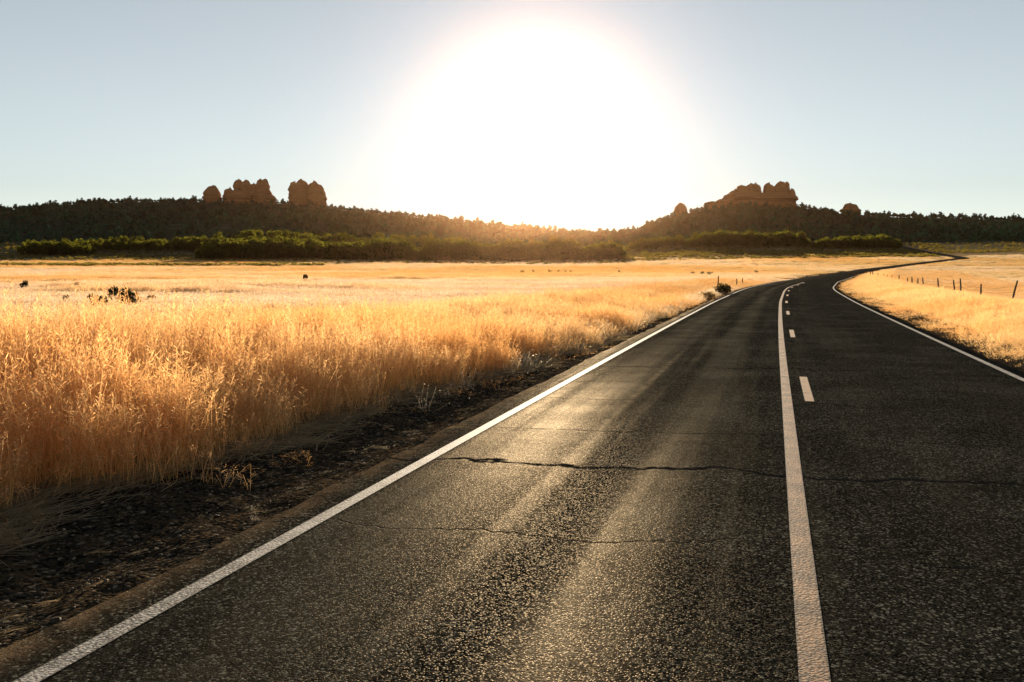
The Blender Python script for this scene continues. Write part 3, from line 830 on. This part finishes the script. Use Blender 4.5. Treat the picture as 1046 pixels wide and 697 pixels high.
def juniper_parts(seed, leaf=0.5, ncard=420, upright=1.0):
    """crown and trunk of a small evergreen about 1 unit tall x 5 m"""
    r = np.random.default_rng(seed)
    lumps = []
    H = 5.0
    for i in range(11):
        t = r.uniform(0.15, 1.0)
        rad = 1.9 * (1 - 0.55 * t) * r.uniform(0.45, 0.75)
        a = r.uniform(0, 6.28); q = (1.5 * (1 - 0.7 * t)) * r.uniform(0.2, 1.0)
        lumps.append((q * math.cos(a), q * math.sin(a), 0.7 + t * (H - 1.3), rad, rad, rad * 0.85 * upright))
    g = Geo(); g.cards(lump_points(r, ncard, lumps), leaf, r, np.array([0.015, 0.050, 0.037]), 0.25)
    t = Geo()
    bark = np.array([0.1, 0.08, 0.06])
    t.tube([[0, 0, -0.4], [0.05, 0.03, 0.8], [-0.05, 0.1, 2.2], [0.05, 0, 4.0]], [0.22, 0.17, 0.12, 0.03], bark)
    for i in range(4):
        a = r.uniform(0, 6.28); z = r.uniform(0.5, 2.0); L = r.uniform(0.9, 1.6)
        t.tube([[0, 0, z], [math.cos(a) * L * 0.5, math.sin(a) * L * 0.5, z + 0.4], [math.cos(a) * L, math.sin(a) * L, z + 1.0]], [0.09, 0.06, 0.02], bark, 5)
    return g, t
def both(g, t):
    k = Geo()
    for q in (g, t):
        V, Q, C = q.arrays(); k.add(V, Q, C)
    return k

ROCK_ZONES = [(212, 287), (297, 337), (688, 701), (720, 812), (857, 877)]
def hill_depth(px, f):
    """depth of the crest line at a picture column, plus f metres"""
    d = 1700.0
    for _ in range(8):
        d = 1700 / (1 + 0.05 * math.sin(at_px(px, d) / 160.0 + 1.0))
    return d + f

def build_hill_trees():
    rng = np.random.default_rng(25)
    protos = []
    for k in range(5):
        g, t = juniper_parts(500 + k, 0.62, 330)
        root = empty('juniper_tree', (0, 0, 0))
        link('crown', g.mesh('crown'), M_WOOD, root)
        link('trunk', t.mesh('trunk'), M_BARK, root)
        protos.append(root)
    used = [False] * 5
    spots = []
    # crest trees: the ones that break the skyline
    for i in range(175):
        px = -15 + (1076 * (i + rng.uniform(0.0, 1.0)) / 175)
        inr = any(a - 1 < px < b + 1 for a, b in ROCK_ZONES)
        dd = hill_depth(px, rng.uniform(-34, 3) if not inr else rng.uniform(-70, -45))
        s = float(np.clip(np.exp(rng.normal(-0.05, 0.32)), 0.45, 1.8))
        if 460 < px < 690: s *= 0.8
        if px > 1000 or px < 30: s *= 0.95
        spots.append((px, dd, s, inr, True))
    # trees and tall shrubs nearer, on the lower slopes
    for i in range(42):
        px = rng.uniform(206, 345) if i % 2 else rng.uniform(716, 880)
        spots.append((px, hill_depth(px, rng.uniform(-62, -34)), float(rng.uniform(0.9, 1.7)), True, True))
    for i in range(80):
        px = rng.uniform(-10, 1056); dd = rng.uniform(830, 1010)
        spots.append((px, dd, float(rng.uniform(0.7, 1.3)), False, False))
    for px, dd, s, inr, crest in spots:
        k = int(rng.integers(0, 5))
        x = at_px(px, dd); z = float(ground_z(x, dd))
        if used[k]: o = copy_tree(protos[k], (x, dd, z - 0.2), rng.uniform(0, 6.28), ((1.6 if crest else 1.4) * s, (1.6 if crest else 1.4) * s, (1.25 if crest else 1.15) * s * rng.uniform(0.85, 1.2)))
        else:
            o = protos[k]; used[k] = True
            o.location = (x, dd, z - 0.2); o.scale = (1.5 * s, 1.5 * s, 1.2 * s); o.rotation_euler = (0, 0, rng.uniform(0, 6.28))
        side = 'left' if px < 570 else 'right'
        if crest and inr:
            lab, gr = 'small dark juniper growing at the foot of the red rocks on the %s hill' % side, 'junipers below the rocks of the %s hill' % side
        elif crest and 460 < px < 690:
            lab, gr = 'small juniper on the low saddle between the two hills under the sun', 'junipers on the saddle'
        elif crest:
            lab, gr = 'dark juniper standing against the sky along the crest of the %s hill' % side, 'crest junipers of the %s hill' % side
        else:
            lab, gr = 'dark juniper on the shaded lower slope of the %s hill' % side, 'lower slope junipers of the %s hill' % side
        tag(o, lab, 'tree', gr)
    # everything behind and between reads as one wood
    n = 8000
    px = rng.uniform(-250, 1300, n); dd = 800 * (1800 / 800) ** rng.uniform(0, 1, n)
    pc_ = rng.uniform(-60, 1110, 1600); xc = at_px(pc_, 1700.0)
    dc = 1700 / (1 + 0.05 * np.sin(xc / 160.0 + 1.0)) - rng.uniform(0, 50, 1600)
    px = np.concatenate([px, pc_]); dd = np.concatenate([dd, dc]); n = len(px)
    x = at_px(px, dd)
    keep = (rng.uniform(size=n) < 0.15 + 1.5 * fbm(x / 40, dd / 55, 141)) | ((np.arange(n) >= n - 1600) & (fbm(x / 22, dd * 0, 143) > 0.40))
    for a, b in ROCK_ZONES:
        keep &= ~((px > a - 3) & (px < b + 3) & (dd > 1620))
    x, dd = x[keep], dd[keep]; n = len(x)
    s = np.clip(np.exp(rng.normal(-0.15, 0.38, n)), 0.35, 1.9) * np.clip(dd / 1200, 0.8, 1.1)
    var = [both(*juniper_parts(540 + k, 0.75, 200)) for k in range(6)]
    P = np.stack([x, dd, ground_z(x, dd) - 0.3], -1)
    scatter('juniper_woodland', var, P, rng.integers(0, 6, n), rng.uniform(0, 6.28, n), np.stack([1.5 * s, 1.5 * s, 1.2 * s * rng.uniform(0.8, 1.1, n)], -1),
            np.ones((n, 3)) * rng.uniform(0.55, 1.6, (n, 1)) * np.array([1, 1, 1]), M_FOLW, 'dark juniper woodland covering the slopes of both hills', 'woodland')
M_FOLW = leaf_mat('woodland_foliage', 0.18, True, 0.0, (1.1, 1.1, 0.6))
build_hill_trees()

def thicket_variant(seed, H, col, leaf=0.45, n=420):
    """a many-stemmed tall shrub, H metres high"""
    r = np.random.default_rng(seed); lumps = []
    for i in range(9):
        a = r.uniform(0, 6.28); q = r.uniform(0, 1.5); rad = r.uniform(0.7, 1.2)
        z = r.uniform(0.3, 0.86) * H
        lumps.append((q * math.cos(a), q * math.sin(a), z, rad, rad, rad * 1.15))
    g = Geo(); g.cards(lump_points(r, n, lumps, 0.3), leaf, r, col, 0.22)
    for i in range(4):
        a = r.uniform(0, 6.28); q = r.uniform(0.3, 1.1)
        g.tube([[0.2 * math.cos(a), 0.2 * math.sin(a), -0.3], [q * math.cos(a), q * math.sin(a), 0.45 * H], [1.2 * q * math.cos(a), 1.2 * q * math.sin(a), 0.8 * H]], [0.1, 0.07, 0.02], [0.08, 0.065, 0.05], 5)
    return g

def build_thickets():
    rng = np.random.default_rng(35)
    col = np.array([0.030, 0.038, 0.013])
    var = [thicket_variant(560 + k, 5.0, col, 0.5, 560) for k in range(6)]
    def band(name, px0, px1, d0, d1, n, s0, s1, label, gap=0.0):
        px = rng.uniform(px0, px1, n); dd = rng.uniform(d0, d1, n)
        x = at_px(px, dd)
        k = (rng.uniform(size=n) < np.clip(0.55 + 1.6 * (fbm(x / 14, dd / 10, 151) - gap), 0, 1))
        x, dd, px = x[k], dd[k], px[k]; m = len(x)
        t = sstep(px0, px0 + 12, px) * sstep(px1, px1 - 12, px)
        s = 1.25 * rng.uniform(0.62 * s0, 1.12 * s1, m) * (0.55 + 0.45 * t) * (0.55 + 0.9 * fbm(x / 12, dd / 30, 153))
        P = np.stack([x, dd, ground_z(x, dd) - 0.1], -1)
        scatter(name, var, P, rng.integers(0, 6, m), rng.uniform(0, 6.28, m), np.stack([s * 1.1, s * 1.1, s], -1),
                np.ones((m, 3)) * rng.uniform(0.8, 1.25, (m, 1)), M_FOLI, label, 'thicket')
    band('oak_thicket', 203, 430, 628, 668, 520, 1.15, 1.75, 'long dense dark scrub thicket at the foot of the left hill')
    band('oak_thicket', 425, 636, 632, 668, 480, 1.1, 1.7, 'hazy orange lit thicket below the saddle under the sun')
    band('oak_thicket', 85, 335, 735, 775, 420, 0.8, 1.25, 'upper band of sunlit scrub on the left hillside behind the dark thicket', 0.12)
    band('oak_thicket', 240, 480, 800, 840, 330, 0.8, 1.3, 'thin bright fringe of scrub below the rocks on the left hill', 0.05)
    band('oak_thicket', 20, 100, 690, 730, 110, 0.8, 1.3, 'small thicket at the left end of the left hill')
    band('oak_thicket', 700, 826, 745, 780, 330, 1.2, 1.6, 'hedge like band of tall green scrub below the right hill')
    band('oak_thicket', 828, 918, 725, 755, 220, 0.95, 1.3, 'shorter dark band of scrub at the right end of the hedge like one')
    band('oak_thicket', 640, 705, 770, 800, 110, 0.75, 1.1, 'low hazy thicket at the left foot of the right hill')
build_thickets()

def sage_variant(seed, col, n=150, leaf=0.16, dry=0.0):
    r = np.random.default_rng(seed); lumps = []
    for i in range(7):
        a = r.uniform(0, 6.28); q = r.uniform(0, 0.5); rad = r.uniform(0.22, 0.4)
        lumps.append((q * math.cos(a), q * math.sin(a), r.uniform(0.25, 0.62), rad, rad, rad * 0.8))
    g = Geo(); g.cards(lump_points(r, n, lumps, 0.3), leaf, r, col, 0.25)
    w = Geo()
    for i in range(9):
        a = r.uniform(0, 6.28); q = r.uniform(0.2, 0.6)
        w.tube([[0.05 * math.cos(a), 0.05 * math.sin(a), -0.05], [0.5 * q * math.cos(a), 0.5 * q * math.sin(a), 0.32], [q * math.cos(a), q * math.sin(a), 0.62]], [0.03, 0.02, 0.006], [0.09, 0.07, 0.055], 5)
    return g, w

def build_sage():
    rng = np.random.default_rng(45)
    col = np.array([0.06, 0.060, 0.034])
    var = [both(*sage_variant(600 + k, col, 110, 0.24)) for k in range(6)]
    px = []; dd = []
    def patch(a, b, d0, d1, n):
        px.append(rng.uniform(a, b, n)); dd.append(rng.uniform(d0, d1, n))
    patch(630, 960, 585, 790, 5200)       # flats below the right hill
    patch(900, 1120, 640, 800, 1500)
    patch(640, 965, 588, 700, 2300)
    patch(-120, 240, 600, 800, 3600)      # flats at the foot of the left hill
    patch(200, 660, 590, 640, 900)
    patch(-60, 330, 465, 500, 1500)        # dark lines across the plain, left
    patch(330, 640, 520, 560, 200)
    patch(300, 660, 670, 830, 1600)
    p = np.concatenate(px); d = np.concatenate(dd); x = at_px(p, d)
    k = (rng.uniform(size=len(x)) < np.clip(2.2 * (fbm(x / 25, d / 9, 161) - 0.25), 0, 1)) & (np.abs(road_lat(x, d)) > 7)
    k &= ~((d > 560) & (d < 640) & (rng.uniform(size=len(x)) < 0.35))
    x, d = x[k], d[k]; n = len(x)
    s = rng.uniform(0.8, 2.1, n)
    P = np.stack([x, d, ground_z(x, d) - 0.05], -1)
    scatter('sagebrush', var, P, rng.integers(0, 6, n), rng.uniform(0, 6.28, n), np.stack([s, s, s * 0.9], -1), np.ones((n, 3)) * rng.uniform(0.7, 1.4, (n, 1)), M_FOLI,
            'olive sagebrush scattered over the flats below both hills', 'sagebrush')
build_sage()

# ---- single bushes out in the plain and by the road
def single_bush(px, py, wpx, hpx, label, seed, col=(0.028, 0.034, 0.02), group=None, dry=False, name='sage_bush', leaf=0.10, n=520):
    d = (CAMZ - 0.22) * F / (py - HY)
    x = at_px(px, d); z = float(ground_z(x, d))
    w = wpx * d / F; h = hpx * d / F + 0.36
    g, t = sage_variant(seed, np.array(col), n, leaf)
    root = empty(name, (x, d, z), random.uniform(0, 6))
    k = w / 1.35
    root.scale = (k, k, h / 0.95)
    link('foliage', g.mesh('foliage'), M_FOL, root); link('branches', t.mesh('branches'), M_BARK, root)
    tag(root, label, 'bush', group)
    return root
for i, b in enumerate(BUSH):
    single_bush(b[0], b[1], b[2], b[3], b[4], 640 + i, n=900, leaf=0.12)
single_bush(79, 293, 14, 5, 'sparse dry brown bush behind the sage clump in the left plain', 655, (0.16, 0.11, 0.06), n=120)
for i, (px, w) in enumerate(((534, 5), (545, 4), (562, 6), (570, 5), (577, 5), (583, 4), (632, 3))):
    single_bush(px, 279.6, w, 3.4, 'small dark shrub in the row far out in the plain below the sun', 660 + i, (0.11, 0.085, 0.05), 'distant shrubs below the sun', n=120, leaf=0.2)
for i, (px, py, w) in enumerate(((717, 280.2, 5), (724, 280.8, 6), (707, 280, 5), (772, 279.4, 4), (858, 279.2, 5), (884, 279.0, 4))):
    single_bush(px, py, w, 2.6, 'little dark shrub dotted on the pale plain beyond the road bend', 670 + i, (0.06, 0.05, 0.03), 'shrubs beyond the bend', n=100, leaf=0.2)
single_bush(737, 296, 30, 13, 'dark brown roadside bush on the left of the bend', 690, (0.11, 0.075, 0.038), n=420, leaf=0.13)
single_bush(722, 300, 22, 8, 'lower reddish bush left of the dark one at the bend', 691, (0.20, 0.13, 0.06), n=500, leaf=0.1)
single_bush(868, 297, 5, 4, 'tiny green bush in the grass inside the right bend', 692, (0.07, 0.06, 0.03), n=160)

# ================================================================== ROCKS
def rock_column(seed, w, dpt, h, sink, top=0.35, lean=0.0):
    """a weathered sandstone block: layered, cracked, rounded on top"""
    r = np.random.default_rng(seed); n, m = 30, 44
    zs = np.linspace(0, 1, n); V = []
    th = np.linspace(0, 2 * np.pi, m, endpoint=False)
    for t in zs:
        q = 1.0
        if t > 1 - top: q = math.sqrt(max(1 - ((t - (1 - top)) / top) ** 2, 0.0)) ** 0.8
        zz = -sink + t * (h + sink)
        strata = 1 + 0.10 * (float(vnoise(zz / 1.6, seed * 1.0, 3)) - 0.5) * 2 + 0.06 * (float(vnoise(zz / 0.9, seed + 9.0, 5)) - 0.5) * 1.2
        c = np.cos(th); s = np.sin(th); e = 0.6
        rx = np.sign(c) * np.abs(c) ** e; ry = np.sign(s) * np.abs(s) ** e
        a1 = 1 + 0.55 * (fbm(np.cos(th) * 1.6 + seed, np.sin(th) * 1.6 + t * 1.3, seed % 97, 3) - 0.5) + 0.34 * (fbm(np.cos(th) * 4 + seed, np.sin(th) * 4 + t * 3, seed % 89, 3) - 0.5)
        fis = fbm(np.cos(th) * 2.3 + seed * 0.37, np.sin(th) * 2.3 + t * 0.5, seed % 61, 2)
        k = q * strata * a1 * (1 - 0.22 * np.exp(-((fis - 0.5) / 0.035) ** 2))
        k = k * (1 - 0.06 * (np.floor(zz / 5.5 + 0.6 * math.sin(seed)) % 2))
        hump = (h * 0.30) * (fbm(rx * 1.3 + seed, ry * 1.3, seed % 71, 3) - 0.5) * sstep(0.4, 1.0, t)
        V.append(np.stack([rx * k * w / 2 + lean * t * h, ry * k * dpt / 2, zz + hump], -1))
    V = np.concatenate(V); g = Geo()
    top_c = V[-m:].mean(0); V = np.concatenate([V, [top_c]])
    Q = np.concatenate([grid_faces(n, m, True), [[(n - 1) * m + j, (n - 1) * m + (j + 1) % m, n * m, -1] for j in range(m)]])
    g.add(V, Q, np.array([0.4, 0.2, 0.1]))
    return g
def outcrop(name, lumps, label, seed, back=-18):
    """lumps: (column px, half width px, top row, base row, flatness)"""
    cx = sum(l[0] for l in lumps) / len(lumps)
    dd = hill_depth(cx, back)
    x0 = at_px(cx, dd); zb = z_px(max(l[3] for l in lumps), dd)
    single = len(lumps) == 1
    root = None if single else empty(name, (x0, dd, zb))
    for i, (px, hw, ty, by, top) in enumerate(lumps):
        off = random.uniform(-5, 5) if not single else 0
        z1 = z_px(ty, dd); h = (z1 - zb)
        g = rock_column(seed + 7 * i, 2.15 * hw * dd / F, 2.4 * hw * dd / F + 6, h, 14, top)
        o = link('boulder' if not single else name, g.mesh('boulder', True), M_ROCK, root)
        o.location = (at_px(px, dd) - x0, off, 0) if not single else (at_px(px, dd), dd, zb)
        if single: root = o
    tag(root, label, 'rock')
outcrop('sandstone_boulder', [(219.5, 7.3, 191.5, 207, 0.45)], 'small rounded red boulder at the left end of the rocks on the left hill', 11)
outcrop('sandstone_outcrop', [(237, 5.5, 194, 211, 0.34), (245.5, 4.6, 184.6, 211, 0.28), (253.5, 4.8, 186, 211, 0.28), (261, 4.6, 189, 211, 0.34), (267.5, 3.9, 185.4, 211, 0.28), (273.6, 3.8, 184.6, 211, 0.28), (271, 7.5, 192, 211, 0.3), (248, 12, 196, 212, 0.3), (241, 9, 201, 212, 0.3), (277, 5, 200, 212, 0.28)],
        'broad jagged red sandstone outcrop crowning the left hill', 31)
outcrop('sandstone_outcrop', [(303.5, 5.4, 188, 211, 0.34), (310, 6.0, 185.0, 211, 0.32), (306, 8, 194, 211, 0.3), (322, 5.0, 187.4, 211, 0.28), (326, 6.0, 190.5, 211, 0.28), (330, 4.6, 197, 207, 0.28)], 'twin red rocks split by a gap right of the left hill crown', 131)
outcrop('sandstone_boulder', [(694.5, 5.6, 208.5, 219, 0.45)], 'small dome shaped boulder on the left shoulder of the right hill', 231)
outcrop('sandstone_ledge', [(726, 6.5, 206.5, 215, 0.2), (736, 7, 204.8, 215, 0.2)], 'low flat rock ledge just left of the butte', 251)
outcrop('sandstone_butte', [(748, 6, 195, 211, 0.3), (756, 6.5, 191.5, 211, 0.3), (764, 5, 190.2, 211, 0.3), (771, 4.5, 189.6, 211, 0.15), (784.5, 6.0, 189.2, 211, 0.2), (794, 5.0, 188.7, 211, 0.2), (801.5, 3.6, 188.6, 211, 0.3), (805, 4.0, 195, 211, 0.4), (776, 28, 198, 211, 0.15), (742, 6, 200, 211, 0.4), (768, 9, 206, 218, 0.2), (790, 10, 208, 219, 0.2)],
        'wide flat topped sandstone butte crowning the right hill', 271)
outcrop('sandstone_boulder', [(867, 7.5, 209, 219, 0.6)], 'rounded rock right of the butte along the right hill crest', 331)

# ================================================================== FENCE
def fence_post(seed, hgt, lean, r0=0.06):
    r = np.random.default_rng(seed); g = Geo()
    pts = [np.array([lean[0] * t * hgt + r.normal(0, 0.012), lean[1] * t * hgt + r.normal(0, 0.012), -0.3 + t * (hgt + 0.3)]) for t in np.linspace(0, 1, 6)]
    g.tube(pts, [r0 * k for k in (1.0, 1.05, 0.95, 0.95, 0.88, 0.72)], np.array([0.13, 0.1, 0.075]), 8)
    return g, pts
def build_fence():
    root = empty('wire_fence', (0, 0, 0)); tag(root, 'old leaning wooden post and wire fence in the grass right of the road', 'fence')
    rng = np.random.default_rng(3)
    A = np.array([27.5, 55.0]); B = np.array([66.8, 185.0])
    pxs = [1032, 1001, 982, 976, 959, 943, 937, 931.5, 926, 917, 913, 910, 906, 901, 896, 891, 888]
    toprow = [286.5, 290, 284.6, 286, 284.4, 283.6, 284.4, 283, 284, 281, 284.6, 281.6, 281, 280, 279, 277.6, 277.4]
    tops = []
    for i, (px, h) in enumerate(zip(pxs, toprow)):
        u = (px - CX) / F
        # where the sight line of that post meets the fence line
        D = B - A; t = (u * A[1] - A[0]) / (D[0] - u * D[1])
        x, y = A + D * t
        h = z_px(h, y) - float(ground_z(x, y))
        lean = (rng.normal(0, 0.1), rng.normal(0, 0.05))
        if i in (2, 5): lean = (-0.12, 0)
        g, pts = fence_post(40 + i, h, lean, 0.040 + 0.00026 * y)
        z = float(ground_z(x, y))
        o = link('post', g.mesh('post', True), M_POST, root); o.location = (x, y, z)
        tops.append([p + np.array([x, y, z]) for p in pts])
    for lv in (3, 4):
        g = Geo(); pts = []
        for i in range(len(tops)):
            pts.append(tops[i][lv])
            if i + 1 < len(tops): pts.append((tops[i][lv] + tops[i + 1][lv]) / 2 - np.array([0, 0, 0.08]))
        g.tube(pts, [0.006] * len(pts), np.array([0.1, 0.08, 0.07]), 4)
        link('wire', g.mesh('wire'), M_POST, root)
    for i, (px, py, lab) in enumerate(((752, 291, 'thin wooden post left of the bend, left one of the close pair'), (758, 290, 'thin wooden post left of the bend, right one of the close pair'), (733, 297, 'tall bare stake rising from the dark roadside bush'), (836, 284.5, 'lone thin post beyond the bend on the far road edge'))):
        d = CAMZ * F / (py - HY); x = at_px(px, d)
        g, _ = fence_post(80 + i, 0.95 if i != 2 else 1.45, (0.02, 0), 0.03 + 0.00025 * d)
        o = link('fence_post', g.mesh('fence_post', True), M_POST); o.location = (x, d, float(ground_z(x, d)))
        tag(o, lab, 'post')
build_fence()

# ================================================================== AIR
def build_haze():
    m, nt, out = new_mat('sunlit_air')
    v = N(nt, 'ShaderNodeVolumePrincipled')
    v.inputs['Color'].default_value = (1.0, 0.58, 0.30, 1)
    v.inputs['Density'].default_value = 1.35e-5
    v.inputs['Anisotropy'].default_value = 0.97
    nt.links.new(v.outputs[0], out.inputs['Volume'])
    a, b, z0, z1 = 2620, 2620, -8.0, 190.0
    V = [(sx * a, sy * b, z) for z in (z0, z1) for sx, sy in ((-1, -1), (1, -1), (1, 1), (-1, 1))]
    Q = [[0, 3, 2, 1], [4, 5, 6, 7], [0, 1, 5, 4], [1, 2, 6, 5], [2, 3, 7, 6], [3, 0, 4, 7]]
    o = link('haze', mesh_from('haze', V, Q), m)
    tag(o, 'warm dusty haze glowing towards the low sun', 'haze', kind='stuff')
build_haze()

# ================================================================== LIGHT, SKY, CAMERA
sv = Vector((SUN_U * math.cos(SUN_EL), math.cos(SUN_EL), math.sin(SUN_EL))).normalized()
sun = bpy.data.lights.new('sun', 'SUN'); sun.energy = 5.0; sun.angle = math.radians(0.6); sun.color = (1.0, 0.81, 0.58)
so = bpy.data.objects.new('sun', sun); COL.objects.link(so)
so.rotation_euler = (-sv).to_track_quat('-Z', 'Y').to_euler()

w = bpy.data.worlds.new('World'); S.world = w; w.use_nodes = True
nt = w.node_tree; nt.nodes.clear()
out = nt.nodes.new('ShaderNodeOutputWorld'); bg = nt.nodes.new('ShaderNodeBackground')
sky = nt.nodes.new('ShaderNodeTexSky'); sky.sky_type = 'NISHITA'; sky.sun_disc = False
sky.sun_elevation = SUN_EL; sky.sun_rotation = math.atan(SUN_U)
sky.altitude = 1500; sky.air_density = 1.0; sky.dust_density = 0.0; sky.ozone_density = 2.0
hs = nt.nodes.new('ShaderNodeHueSaturation'); hs.inputs['Saturation'].default_value = 0.34
nt.links.new(sky.outputs[0], hs.inputs['Color'])
# the bright aureole of hazy air round the low sun
tc = nt.nodes.new('ShaderNodeTexCoord')
dp = nt.nodes.new('ShaderNodeVectorMath'); dp.operation = 'DOT_PRODUCT'
nm = nt.nodes.new('ShaderNodeVectorMath'); nm.operation = 'NORMALIZE'
nt.links.new(tc.outputs['Generated'], nm.inputs[0]); nt.links.new(nm.outputs[0], dp.inputs[0]); dp.inputs[1].default_value = sv
dd = math_n(nt, 'MAXIMUM', dp.outputs['Value'], 0.0)
aur = math_n(nt, 'ADD', math_n(nt, 'MULTIPLY', math_n(nt, 'POWER', dd, 800.0), 14.0), math_n(nt, 'MULTIPLY', math_n(nt, 'POWER', dd, 110.0), 2.0))
av = nt.nodes.new('ShaderNodeVectorMath'); av.operation = 'SCALE'; av.inputs[0].default_value = (0.90, 1.0, 1.12)
nt.links.new(aur, av.inputs['Scale'])
ad = nt.nodes.new('ShaderNodeVectorMath'); ad.operation = 'ADD'
tn = nt.nodes.new('ShaderNodeVectorMath'); tn.operation = 'MULTIPLY'; tn.inputs[1].default_value = (1.17, 1.20, 1.165)
nt.links.new(hs.outputs[0], tn.inputs[0]); nt.links.new(tn.outputs[0], ad.inputs[0]); nt.links.new(av.outputs[0], ad.inputs[1])
nt.links.new(ad.outputs[0], bg.inputs['Color']); bg.inputs['Strength'].default_value = 0.05
nt.links.new(bg.outputs[0], out.inputs[0])

cam = bpy.data.cameras.new('camera'); cam.sensor_width = 36; cam.lens = F / 1046 * 36; cam.clip_start = 0.05; cam.clip_end = 12000
co = bpy.data.objects.new('camera', cam); COL.objects.link(co)
co.location = (0, 0, CAMZ); co.rotation_euler = (math.radians(90) - math.atan(75.5 / F), 0, 0)
S.camera = co

S.view_settings.view_transform = 'Standard'; S.view_settings.look = 'None'
S.view_settings.exposure = 1.12; S.view_settings.gamma = 1.0
S.cycles.use_denoising = True
S.cycles.max_bounces = 8; S.cycles.transparent_max_bounces = 4; S.cycles.volume_bounces = 0
S.cycles.transmission_bounces = 4; S.cycles.diffuse_bounces = 6
S.cycles.sample_clamp_indirect = 6.0
